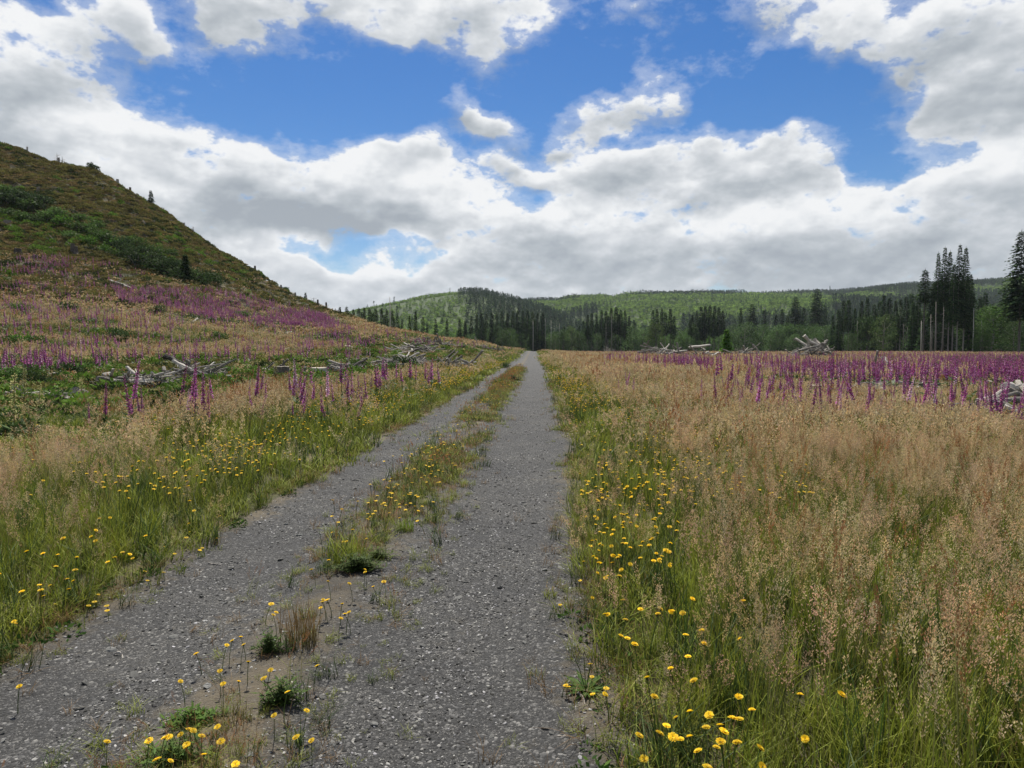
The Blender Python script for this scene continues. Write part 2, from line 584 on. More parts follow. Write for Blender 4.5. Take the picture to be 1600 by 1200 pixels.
# cumulus banks: centre (photo pixel), half-width, half-height, weight -> azimuth/elevation on the sky
BL = [
    (40, 110, 120, 75, 1.0), (150, 45, 95, 62, .95), (-60, 60, 130, 130, 1.0), (105, 205, 90, 60, .75), (215, 75, 40, 40, .5),
    (60, 250, 220, 85, 1.25), (250, 275, 190, 85, 1.2), (420, 300, 170, 85, 1.25), (560, 300, 150, 75, 1.2), (670, 320, 110, 62, 1.0), (640, 250, 70, 42, .8), (150, 380, 300, 70, 1.0),
    (370, 10, 85, 62, 1.0), (480, -40, 200, 70, 1.1), (590, 45, 75, 45, .9), (690, 15, 120, 62, 1.0), (780, 70, 75, 60, .95), (845, 15, 60, 50, .6),
    (712, 180, 76, 50, 1.25), (768, 207, 66, 36, 1.05), (945, 188, 58, 34, 1.1), (1015, 155, 64, 34, 1.2), (815, 270, 74, 30, 1.0), (850, 262, 34, 26, .7), (888, 218, 36, 26, .8), (1225, 200, 26, 18, .55), (1070, 30, 40, 20, .5),
    (960, 266, 76, 36, .8), (1080, 265, 190, 72, 1.25), (1200, 245, 90, 45, .9), (1245, 270, 70, 40, .7),
    (840, 380, 230, 70, 1.1), (1100, 380, 330, 85, 1.35), (1350, 350, 260, 95, 1.4), (1560, 290, 200, 110, 1.4), (1640, 220, 110, 90, 1.0), (1500, 430, 300, 80, 1.3),
    (470, 430, 160, 45, .9), (560, 445, 130, 42, .8), (700, 450, 160, 60, 1.0), (880, 450, 240, 52, 1.1), (1200, 460, 400, 70, 1.2),
    (1240, 5, 110, 55, .75), (1400, 50, 150, 85, 1.2), (1560, 70, 160, 120, 1.3), (1530, 150, 120, 60, .9), (1320, 90, 60, 50, .55), (1045, -15, 70, 40, .5),
    (800, 490, 1500, 34, .9), (150, 470, 500, 60, .7), (560, 345, 160, 40, .4),
    (580, 412, 84, 24, -1.25), (480, 408, 60, 18, -.7), (690, 395, 40, 12, -.4), (985, 222, 60, 14, -.6), (760, 366, 50, 15, -.55), (850, 300, 45, 30, -.5),
    (800, 120, 40, 60, -.2), (480, 160, 170, 70, -.8), (900, 110, 90, 90, -.45), (1180, 170, 150, 60, -.8), (1400, 245, 130, 38, -.85), (640, 160, 130, 80, -.7), (60, 165, 60, 12, -.25),
]
NA, NB, NC, A0, A1 = 2.2, 1.9, 1.0, 0.36, 0.92
KR, KN, KC, KD = 0.70, 2.1, 0.27, 0.24
tc = N(nt, 'ShaderNodeTexCoord')
DIR = tc.outputs['Generated']


def mth(op, a, b=None, c=None):
    n = N(nt, 'ShaderNodeMath', operation=op)
    for k, x in enumerate((a, b, c)):
        if x is None: continue
        if isinstance(x, (int, float)): n.inputs[k].default_value = x
        else: nt.links.new(x, n.inputs[k])
    return n.outputs[0]


def vmth(op, a, b=None, c=None):
    n = N(nt, 'ShaderNodeVectorMath', operation=op)
    for k, x in enumerate((a, b, c)):
        if x is None: continue
        if isinstance(x, tuple): n.inputs[k].default_value = x
        else: nt.links.new(x, n.inputs[k])
    return n.outputs['Value'] if op in ('LENGTH', 'DOT_PRODUCT') else n.outputs[0]


sp = N(nt, 'ShaderNodeSeparateXYZ'); nt.links.new(DIR, sp.inputs[0])
az = mth('ARCTAN2', sp.outputs['X'], sp.outputs['Y'])
el = mth('ARCSINE', sp.outputs['Z'])
cb = N(nt, 'ShaderNodeCombineXYZ'); nt.links.new(az, cb.inputs[0]); nt.links.new(el, cb.inputs[1])
# bend the outline of the banks with a slow noise
wn = N(nt, 'ShaderNodeTexNoise', i_Scale=9.0, i_Detail=2.0, i_Roughness=0.5); nt.links.new(DIR, wn.inputs['Vector'])
bent = vmth('MULTIPLY_ADD', vmth('SUBTRACT', wn.outputs['Color'], (.5, .5, .5)), (.16, .11, 0), cb.outputs[0])
acc = None; lift = None
for (cx, cy, rx, ry, wt) in BL:
    a0, e0 = dir_azel(cx, cy)
    a1, _ = dir_azel(cx + rx, cy); _, e1 = dir_azel(cx, cy - ry)
    sa, se = max(abs(a1 - a0), .004), max(abs(e1 - e0), .004)
    m = vmth('MULTIPLY', vmth('SUBTRACT', bent, (a0, e0, 0)), (1 / sa, 1 / se, 0))
    r = N(nt, 'ShaderNodeMapRange', interpolation_type='SMOOTHSTEP')
    r.inputs['From Min'].default_value = 1.5; r.inputs['From Max'].default_value = 0.1
    r.inputs['To Min'].default_value = 0; r.inputs['To Max'].default_value = wt
    nt.links.new(vmth('LENGTH', m), r.inputs['Value'])
    acc = r.outputs[0] if acc is None else mth('ADD', acc, r.outputs[0])
    if wt > 0:
        # how high within its bank: the tops catch the light, the flat bases are grey
        dy = vmth('DOT_PRODUCT', m, (0.0, 1.0, 0))
        lift = mth('MULTIPLY', dy, r.outputs[0]) if lift is None else mth('MULTIPLY_ADD', dy, r.outputs[0], lift)
thick = mth('MINIMUM', acc, 1.2)
st = vmth('MULTIPLY', DIR, (1, 1, 1.7))
def noise(vec, scale, det, rough=.56):
    n = N(nt, 'ShaderNodeTexNoise', i_Scale=scale, i_Detail=det, i_Roughness=rough); nt.links.new(vec, n.inputs['Vector']); return n.outputs['Fac']
nA = noise(st, 6.0, 8.0, .58)
nB = noise(st, 20.0, 5.0, .6)
nC = noise(st, 55.0, 3.0, .6)
nBs = noise(st, 16.0, 3.0, .55)
nBL = noise(vmth('ADD', st, (-0.004, 0, 0.016)), 16.0, 3.0, .55)
nL = noise(vmth('ADD', st, (-0.012, 0, 0.05)), 4.2, 3.0, .5)      # the same billows a little nearer the sun
nL0 = noise(st, 4.2, 3.0, .5)
bk = N(nt, 'ShaderNodeMapRange'); bk.inputs['From Min'].default_value = .72; bk.inputs['From Max'].default_value = .35; bk.inputs['To Min'].default_value = 0; bk.inputs['To Max'].default_value = .62
nt.links.new(sp.outputs['Y'], bk.inputs['Value'])
f = mth('ADD', thick, mth('MULTIPLY_ADD', nA, NA, -NA / 2))
f = mth('ADD', f, mth('MULTIPLY_ADD', nB, NB, -NB / 2))
f = mth('ADD', f, mth('MULTIPLY_ADD', nC, NC, -NC / 2))
f = mth('ADD', f, bk.outputs[0])
alpha = N(nt, 'ShaderNodeMapRange', interpolation_type='SMOOTHSTEP'); alpha.inputs['From Min'].default_value = A0; alpha.inputs['From Max'].default_value = A1
nt.links.new(f, alpha.inputs['Value'])
rel = mth('DIVIDE', lift, mth('MAXIMUM', acc, .25))
core = N(nt, 'ShaderNodeMapRange', interpolation_type='SMOOTHSTEP'); core.inputs['From Min'].default_value = A0 + .1; core.inputs['From Max'].default_value = 1.5
nt.links.new(f, core.inputs['Value'])
sh = mth('MULTIPLY_ADD', rel, KR, 0.80)
for (cx, cy, rx, ry, wt) in [(470, 345, 250, 42, .34), (200, 330, 160, 40, .14), (660, 345, 90, 25, .2), (1150, 300, 130, 26, .26), (1250, 415, 430, 60, .30), (1500, 330, 230, 70, .22), (1560, 110, 170, 90, .24), (740, 30, 70, 30, .16), (900, 440, 240, 40, .18)]:
    a0, e0 = dir_azel(cx, cy); a1, _ = dir_azel(cx + rx, cy); _, e1 = dir_azel(cx, cy - ry)
    r = N(nt, 'ShaderNodeMapRange', interpolation_type='SMOOTHSTEP')
    r.inputs['From Min'].default_value = 1.5; r.inputs['From Max'].default_value = 0.1; r.inputs['To Min'].default_value = 0; r.inputs['To Max'].default_value = -wt
    nt.links.new(vmth('LENGTH', vmth('MULTIPLY', vmth('SUBTRACT', bent, (a0, e0, 0)), (1 / abs(a1 - a0), 1 / abs(e1 - e0), 0))), r.inputs['Value'])
    sh = mth('ADD', sh, r.outputs[0])          # thick grey bases of the deeper banks
sh = mth('MULTIPLY_ADD', mth('SUBTRACT', nL0, nL), KN, sh)
sh = mth('MULTIPLY_ADD', mth('SUBTRACT', nBs, nBL), 1.0, sh)
sh = mth('MULTIPLY_ADD', core.outputs[0], -KC, sh)
sh = mth('MULTIPLY_ADD', mth('SUBTRACT', nA, .5), KD, sh)
shade = ramp(nt, [(0.0, (0.36, 0.40, 0.445)), (0.3, (0.47, 0.51, 0.55)), (0.6, (0.64, 0.67, 0.705)), (0.85, (0.82, 0.84, 0.86)), (1.0, (0.90, 0.91, 0.92))])
nt.links.new(sh, shade.inputs[0])
bg_c = N(nt, 'ShaderNodeBackground'); bg_c.inputs['Strength'].default_value = 0.69
nt.links.new(shade.outputs[0], bg_c.inputs['Color'])
hz = N(nt, 'ShaderNodeMapRange'); hz.inputs['From Min'].default_value = -.02; hz.inputs['From Max'].default_value = .01
nt.links.new(sp.outputs['Z'], hz.inputs['Value'])
ms = N(nt, 'ShaderNodeMixShader')
veil = N(nt, 'ShaderNodeMapRange', interpolation_type='SMOOTHSTEP'); veil.inputs['From Min'].default_value = -0.15; veil.inputs['From Max'].default_value = 0.65; veil.inputs['To Max'].default_value = 0.34
nt.links.new(f, veil.inputs['Value'])
nt.links.new(mth('MULTIPLY', mth('MAXIMUM', alpha.outputs[0], veil.outputs[0]), hz.outputs[0]), ms.inputs[0]); nt.links.new(bg_sky.outputs[0], ms.inputs[1]); nt.links.new(bg_c.outputs[0], ms.inputs[2])
nt.links.new(ms.outputs[0], wo.inputs[0])
w.cycles.sampling_method = 'MANUAL'; w.cycles.sample_map_resolution = 512

sd = bpy.data.lights.new('sun', 'SUN'); sd.energy = 5.0; sd.angle = R(1.5); sd.color = (1.0, 0.94, 0.82)
so = bpy.data.objects.new('sun', sd); COL.objects.link(so)
sdir = Vector((math.sin(SUN_AZ) * math.cos(SUN_EL), math.cos(SUN_AZ) * math.cos(SUN_EL), math.sin(SUN_EL)))
so.rotation_euler = (-sdir).to_track_quat('-Z', 'Y').to_euler()
so.location = (0, 0, 60)

SC.view_settings.view_transform = 'Standard'
SC.view_settings.look = 'None'
SC.view_settings.exposure = 0.54
SC.view_settings.gamma = 1.0
SC.render.film_transparent = False
SC.cycles.use_denoising = True
SC.cycles.max_bounces = 5
SC.cycles.diffuse_bounces = 2
SC.cycles.glossy_bounces = 1
SC.cycles.transmission_bounces = 2
SC.cycles.transparent_max_bounces = 4
SC.cycles.volume_bounces = 0
HAZE = 0.000045
# ------------------------------------------------------------------ the land
def grid_mesh(name, xs, ys, hf, mat, label=None, attr=None):
    X, Y = np.meshgrid(xs, ys)
    Z = hf(X, Y)
    nx, ny = len(xs), len(ys)
    co = np.stack([X, Y, Z], -1).reshape(-1, 3).astype(np.float32)
    i = (np.arange(ny - 1)[:, None] * nx + np.arange(nx - 1)[None]).ravel()
    quads = np.stack([i, i + 1, i + nx + 1, i + nx], 1).astype(np.int32)
    me = bpy.data.meshes.new(name)
    me.vertices.add(len(co)); me.vertices.foreach_set('co', co.ravel())
    me.loops.add(quads.size); me.loops.foreach_set('vertex_index', quads.ravel())
    me.polygons.add(len(quads)); me.polygons.foreach_set('loop_start', np.arange(0, quads.size, 4, dtype=np.int32))
    me.polygons.foreach_set('use_smooth', np.ones(len(quads), bool))
    me.update(calc_edges=True); me.validate()
    me.materials.append(mat)
    o = bpy.data.objects.new(name, me); COL.objects.link(o)
    tag(o, label, None, None, 'structure')
    return o


def graded(parts):
    out = []
    for a, b, s in parts: out += list(np.arange(a, b, s))
    return np.array(out + [parts[-1][1]])


xs = graded([(-4000, -700, 150), (-700, -260, 20), (-260, -150, 4), (-150, -24, 1.3), (-24, -6, .5), (-6, 6, .12), (6, 24, .5), (24, 120, 2), (120, 260, 5), (260, 700, 20), (700, 4000, 150)])
ys = graded([(-60, -4, 4), (-4, 1, .5), (1, 14, .15), (14, 40, .5), (40, 190, 1.3), (190, 300, 3), (300, 700, 20), (700, 4200, 150)])
ground = grid_mesh('ground', xs, ys, H, M_GROUND, 'meadow ground rising to the hillside')

# the road: its own sheet 4 mm above the ground, ragged at the edges
rs = np.linspace(0, 1, 49)
ry = graded([(-3, 12, .1), (12, 40, .35), (40, 120, 1.0), (120, 320, 3.0)])
S, Yr = np.meshgrid(rs, ry)
el = road_left(Yr) - 0.10 + 0.30 * (fbm(Yr * 0.8, Yr * 0 + 3.3, 41, 5) - 0.5)
er = road_right(Yr) + 0.15 + 0.30 * (fbm(Yr * 0.9, Yr * 0 + 8.8, 43, 5) - 0.5)
uu = el + (er - el) * S
Xr = uu + ROADK * Yr
Zr = H(Xr, Yr) + 0.012 - 0.010 * (np.abs(S - .5) > .49)
nx, ny = len(rs), len(ry)
co = np.stack([Xr, Yr, Zr], -1).reshape(-1, 3)
i = (np.arange(ny - 1)[:, None] * nx + np.arange(nx - 1)[None]).ravel()
me = bpy.data.meshes.new('road')
me.from_pydata(co.tolist(), [], np.stack([i, i + 1, i + nx + 1, i + nx], 1).tolist())
soil = 0.75 * np.exp(-((uu + 1.33) / 0.30) ** 2) + 0.8 * np.exp(-((uu - el) / 0.22) ** 2) + 0.75 * np.exp(-((uu - er) / 0.30) ** 2)
a = me.attributes.new('soil', 'FLOAT', 'POINT'); a.data.foreach_set('value', soil.ravel().astype(np.float32))
me.polygons.foreach_set('use_smooth', [True] * len(me.polygons))
me.materials.append(M_ROAD); me.update()
road = bpy.data.objects.new('road', me); COL.objects.link(road)
tag(road, 'grey gravel road of two wheel tracks', None, None, 'structure')

# loose stones lying on the wheel tracks
def stone_mesh(k):
    mb = MB()
    n, m = 6, 4
    vs = []; fs = []
    sx, sy, sz = random.uniform(.8, 1.3), random.uniform(.6, 1.0), random.uniform(.26, .46)
    for a in range(m + 1):
        th = math.pi * a / m
        for b in range(n):
            ph = 2 * math.pi * b / n + .5 * (a % 2)
            r = 0.5 * random.uniform(.75, 1.2)
            vs.append((sx * r * math.sin(th) * math.cos(ph), sy * r * math.sin(th) * math.sin(ph), sz * r * math.cos(th) + .12))
    for a in range(m):
        for b in range(n):
            fs.append((a * n + b, (a + 1) * n + b, (a + 1) * n + (b + 1) % n, a * n + (b + 1) % n))
    mb.add(vs, fs, (1, 1, 1))
    return mb.mesh('stone', M_STONE)


st = Pts()
for (y0, y1, dens, smin, smax) in [(1.6, 3.5, 3200, .004, .020), (3.5, 6, 2000, .005, .022), (6, 11, 800, .008, .026), (11, 24, 200, .012, .034)]:
    n = int((y1 - y0) * 3.3 * dens)
    Y = rng.uniform(y0, y1, n); s = rng.uniform(0, 1, n)
    l_, r_ = road_left(Y), road_right(Y)
    u = l_ - .1 + (r_ + .3 - l_) * s
    clump = fbm(u * 2.2, Y * 1.1, 55)
    trk = np.maximum(np.exp(-((u + 2.2) / .55) ** 2), np.exp(-((u + .4) / .75) ** 2))
    keep = rng.uniform(0, 1, n) < (0.2 + .8 * trk) * sstep(.28, .62, clump)
    u, Y = u[keep], Y[keep]
    X = u + ROADK * Y
    p = np.stack([X, Y, H(X, Y) + .012], 1)
    k = len(p)
    sz = smin + (smax - smin) * rng.uniform(0, 1, k) ** 2.6
    g = 0.03 + 0.36 * rng.uniform(0, 1, k) ** 2.6
    t = np.stack([g, g * rng.uniform(.97, 1.0, k), g * rng.uniform(.9, 1.03, k)], 1)
    st.add(p, rng.integers(0, 8, k), sz, t, tilt=.3)
# a few bigger ones
k = 240
Y = rng.uniform(1.8, 9, k); u = rng.normal(-.45, .5, k); u = np.where(rng.uniform(0, 1, k) < .4, rng.normal(-2.2, .35, k), u)
u = np.clip(u, -2.8, road_right(Y) + .1); X = u + ROADK * Y
g = rng.uniform(.05, .16, k)
st.add(np.stack([X, Y, H(X, Y) + .01], 1), rng.integers(0, 8, k), rng.uniform(.026, .055, k), np.stack([g, g, g * .96], 1), tilt=.3)
st.build('gravel', [stone_mesh(k) for k in range(8)], 'loose grey stones strewn along the wheel tracks', 'gravel')

# ---- far hills: a skyline in photo pixels, at its real distance
def hill_surface(sky_pts, dist, y0, seed, amp, trees):
    px, py = zip(*sky_pts)
    def hf(X, Y):
        X = np.asarray(X, float); Y = np.asarray(Y, float)
        t = X / np.maximum(Y, 1)
        row = np.interp(800 + F * t, px, py)
        top = CAMZ + ray(0 * row + 800, row)[1] * dist - trees
        rise = sstep(y0, dist, Y + 140 * (fbm(X / 330, Y / 330, seed) - .5)) ** 0.85
        fold = (fbm(X / 420, Y / 420, seed + 5, 4) - .5) * amp * sstep(y0, y0 + 500, Y) * (1 - .9 * sstep(dist - 260, dist, Y))
        back = 1 - sstep(dist + 40, dist + 900, Y)
        return top * rise * back + fold * back - 2.0 * (1 - sstep(y0, y0 + 60, Y))
    return hf


SKY_A = [(300, 545), (420, 515), (500, 497), (590, 482), (620, 476), (650, 470), (680, 466), (705, 462), (725, 461), (745, 462), (765, 465), (790, 470), (815, 475), (850, 484), (900, 504), (960, 530), (1010, 548), (2500, 548)]
SKY_B = [(300, 520), (560, 500), (700, 483), (780, 474), (830, 471), (870, 471), (890, 466), (940, 466), (956, 470), (975, 466), (1010, 464), (1060, 463), (1120, 463), (1180, 461), (1240, 458), (1300, 458), (1340, 454), (1380, 448), (1420, 444), (1480, 442), (1540, 439), (1600, 436), (1750, 430), (2500, 440)]
HA = hill_surface(SKY_A, 1700, 560, 61, 34, 9.0)
HB = hill_surface(SKY_B, 2500, 640, 71, 60, 13.0)


def HILL(X, Y):
    return np.maximum(HA(X, Y), HB(X, Y))


m_h, nth, outh = new_mat('hill_soil')
ph = N(nth, 'ShaderNodeBsdfPrincipled', i_Roughness=1.0)
nh = N(nth, 'ShaderNodeTexNoise', i_Scale=0.01, i_Detail=8.0)
tch = N(nth, 'ShaderNodeTexCoord'); nth.links.new(tch.outputs['Object'], nh.inputs['Vector'])
rh = ramp(nth, [(0.35, (0.02, 0.035, 0.012)), (0.65, (0.05, 0.075, 0.022))], nh.outputs['Fac'])
nth.links.new(rh.outputs[0], ph.inputs['Base Color']); nth.links.new(ph.outputs[0], outh.inputs[0])
hills = grid_mesh('hills', np.arange(-1500, 3001, 25.0), np.arange(545, 3400, 25.0), HILL, m_h, 'wooded hills closing the valley')

# the pale summer air between here and the far hills
mz, nz, oz = new_mat('haze_air')
pv = N(nz, 'ShaderNodeVolumePrincipled'); pv.inputs['Color'].default_value = (.80, .88, 1.0, 1); pv.inputs['Density'].default_value = HAZE; pv.inputs['Anisotropy'].default_value = 0.2
nz.links.new(pv.outputs[0], oz.inputs['Volume'])
mb = MB()
x0_, x1_, y0_, y1_, z0_, z1_ = -4100, 4100, -70, 4300, -60, 330
mb.add([(x0_, y0_, z0_), (x1_, y0_, z0_), (x1_, y1_, z0_), (x0_, y1_, z0_), (x0_, y0_, z1_), (x1_, y0_, z1_), (x1_, y1_, z1_), (x0_, y1_, z1_)], [(3, 2, 1, 0), (4, 5, 6, 7), (0, 1, 5, 4), (1, 2, 6, 5), (2, 3, 7, 6), (3, 0, 4, 7)], (1, 1, 1))
hz_ = mb.build('haze', mz)
tag(hz_, 'thin bluish haze softening the far hills', None, None, 'stuff')
# ------------------------------------------------------------------ grasses
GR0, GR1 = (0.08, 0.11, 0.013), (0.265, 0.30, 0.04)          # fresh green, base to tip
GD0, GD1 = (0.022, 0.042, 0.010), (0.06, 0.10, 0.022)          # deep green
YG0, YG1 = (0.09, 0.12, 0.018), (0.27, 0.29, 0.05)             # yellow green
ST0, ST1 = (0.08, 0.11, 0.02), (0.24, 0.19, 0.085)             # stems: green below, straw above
TAN = (0.50, 0.38, 0.21)
PINK = (0.47, 0.315, 0.195)
RUST = (0.33, 0.155, 0.07)
PALE = (0.43, 0.35, 0.21)


def blade_pts(base, ang, lean, h, k=4, droop=0.4):
    pts = []
    d = Vector((math.cos(ang), math.sin(ang), 0))
    for i in range(k):
        t = i / (k - 1)
        pts.append(Vector(base) + d * (lean * h * t * t) + Vector((0, 0, h * (t - droop * lean * t * t))))
    return pts


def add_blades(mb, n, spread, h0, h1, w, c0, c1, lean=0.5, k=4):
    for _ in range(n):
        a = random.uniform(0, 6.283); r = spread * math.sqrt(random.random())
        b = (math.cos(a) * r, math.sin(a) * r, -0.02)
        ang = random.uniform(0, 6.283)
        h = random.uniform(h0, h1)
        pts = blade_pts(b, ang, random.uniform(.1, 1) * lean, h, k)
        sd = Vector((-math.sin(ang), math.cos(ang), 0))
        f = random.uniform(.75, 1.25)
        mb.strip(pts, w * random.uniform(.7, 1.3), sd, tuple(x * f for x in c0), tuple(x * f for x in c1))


def add_panicle(mb, top, axis, l, r, n, q, col, narrow=False):
    """the feathery head of a grass: many little spikelets round the top of the stem"""
    ax = Vector(axis).normalized()
    for i in range(n):
        t = random.random()
        rad = r * (math.sin(math.pi * min(1, (t * .9 + .08))) ** .8) * math.sqrt(random.random())
        a = random.uniform(0, 6.283)
        o = Vector((math.cos(a) * rad, math.sin(a) * rad, 0))
        p = Vector(top) - ax * l * t + o
        d = ax * (1.0 if narrow else .75) + o.normalized() * (0.25 if narrow else .8) + Vector((0, 0, .2))
        mb.leaf(p, d, q * random.uniform(.35, .55), q * random.uniform(.8, 1.4), vary(col, .22))


def add_stems(mb, n, spread, h0, h1, w, head, hl, hr, hn, hq, lean=.28):
    for _ in range(n):
        a = random.uniform(0, 6.283); r = spread * math.sqrt(random.random())
        b = (math.cos(a) * r, math.sin(a) * r, -0.02)
        ang = random.uniform(0, 6.283)
        h = random.uniform(h0, h1)
        pts = blade_pts(b, ang, random.uniform(.1, 1) * lean, h, 4, .2)
        mb.strip(pts, w, (-math.sin(ang), math.cos(ang), 0), vary(ST0), vary(ST1))
        add_panicle(mb, pts[-1], pts[-1] - pts[-2], hl * random.uniform(.7, 1.2), hr * random.uniform(.7, 1.2), hn, hq, vary(head, .15), hr < .012)


def grass_set(f, cnt, hn, hq, sp):
    """eight kinds of tuft; f widens blades and cnt, hn thin them out for tufts farther off"""
    out = []
    def mk(fn):
        for _ in range(3):
            mb = MB(); fn(mb); out.append(mb.mesh('tuft', M_GRASS))
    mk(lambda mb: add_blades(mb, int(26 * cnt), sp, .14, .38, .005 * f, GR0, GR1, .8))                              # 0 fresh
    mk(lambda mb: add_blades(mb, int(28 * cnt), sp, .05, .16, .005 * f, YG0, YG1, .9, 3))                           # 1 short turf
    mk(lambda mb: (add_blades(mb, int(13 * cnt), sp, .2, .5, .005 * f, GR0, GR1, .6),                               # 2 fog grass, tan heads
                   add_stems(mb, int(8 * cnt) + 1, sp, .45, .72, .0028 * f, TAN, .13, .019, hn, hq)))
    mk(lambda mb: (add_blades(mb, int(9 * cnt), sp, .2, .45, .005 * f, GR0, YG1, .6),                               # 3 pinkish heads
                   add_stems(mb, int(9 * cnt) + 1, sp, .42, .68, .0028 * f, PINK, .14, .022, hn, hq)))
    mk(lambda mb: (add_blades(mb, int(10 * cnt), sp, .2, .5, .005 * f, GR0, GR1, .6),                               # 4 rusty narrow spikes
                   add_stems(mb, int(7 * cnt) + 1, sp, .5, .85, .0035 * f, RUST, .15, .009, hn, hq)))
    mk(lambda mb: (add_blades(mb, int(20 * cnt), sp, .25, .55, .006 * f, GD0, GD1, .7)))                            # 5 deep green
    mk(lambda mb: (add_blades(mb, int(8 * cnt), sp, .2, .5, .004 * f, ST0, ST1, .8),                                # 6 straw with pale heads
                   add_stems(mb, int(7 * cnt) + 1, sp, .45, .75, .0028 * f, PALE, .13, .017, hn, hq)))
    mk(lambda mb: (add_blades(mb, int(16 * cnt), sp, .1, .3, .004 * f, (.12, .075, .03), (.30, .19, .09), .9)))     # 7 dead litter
    return out


NEAR = grass_set(1.0, 1.0, 60, .0088, .07)
MID = grass_set(2.0, .9, 15, .026, .14)
FARG = grass_set(5.5, .8, 7, .07, .34)
VFAR = grass_set(14.0, .8, 5, .16, .85)
VAR = NEAR + MID + FARG + VFAR          # 24 each


def zone(Y):
    return np.where(Y < 8.5, 0, np.where(Y < 27, 1, np.where(Y < 85, 2, 3)))


def road_side(X, Y):
    u = U(X, Y)
    r = u - road_right(Y); l = road_left(Y) - u
    return u, np.maximum(r, l), r > l


def pick(n, kinds, probs):
    """kinds by cumulative probability arrays"""
    pr = np.stack(probs, 1); pr = pr / pr.sum(1, keepdims=True)
    c = pr.cumsum(1)
    x = rng.uniform(0, 1, n)[:, None]
    return np.array(kinds)[np.minimum((x > c).sum(1), len(kinds) - 1)]


def near_px(X, Y, spots):
    """1 near any of these spots on the ground, given as (pixel x, pixel y, radius in metres)"""
    out = np.zeros(len(X))
    for (c, rad) in spots:
        out = np.maximum(out, np.exp(-(((X - c[0]) / rad[0]) ** 2 + ((Y - c[1]) / rad[1]) ** 2)))
    return out


GREEN_SPOTS = [((2.6, 14.5), (1.6, 2.2)), ((1.6, 20), (1.2, 4)), ((4.2, 4.6), (.6, .5)), ((5.0, 7.4), (.6, .5)), ((3.2, 3.2), (.7, .7)), ((-22, 26), (7, 3)), ((-11, 21), (2.2, 1.8)),
               ((-9, 13.5), (1.5, 1.2)), ((-22, 44), (9, 5)), ((-14, 52), (9, 6)), ((-24, 19), (5, 4)), ((-9, 60), (9, 9)), ((-12.5, 9), (3, 3)), ((24, 52), (7, 5)), ((34, 34), (6, 4)), ((45, 66), (12, 5))]

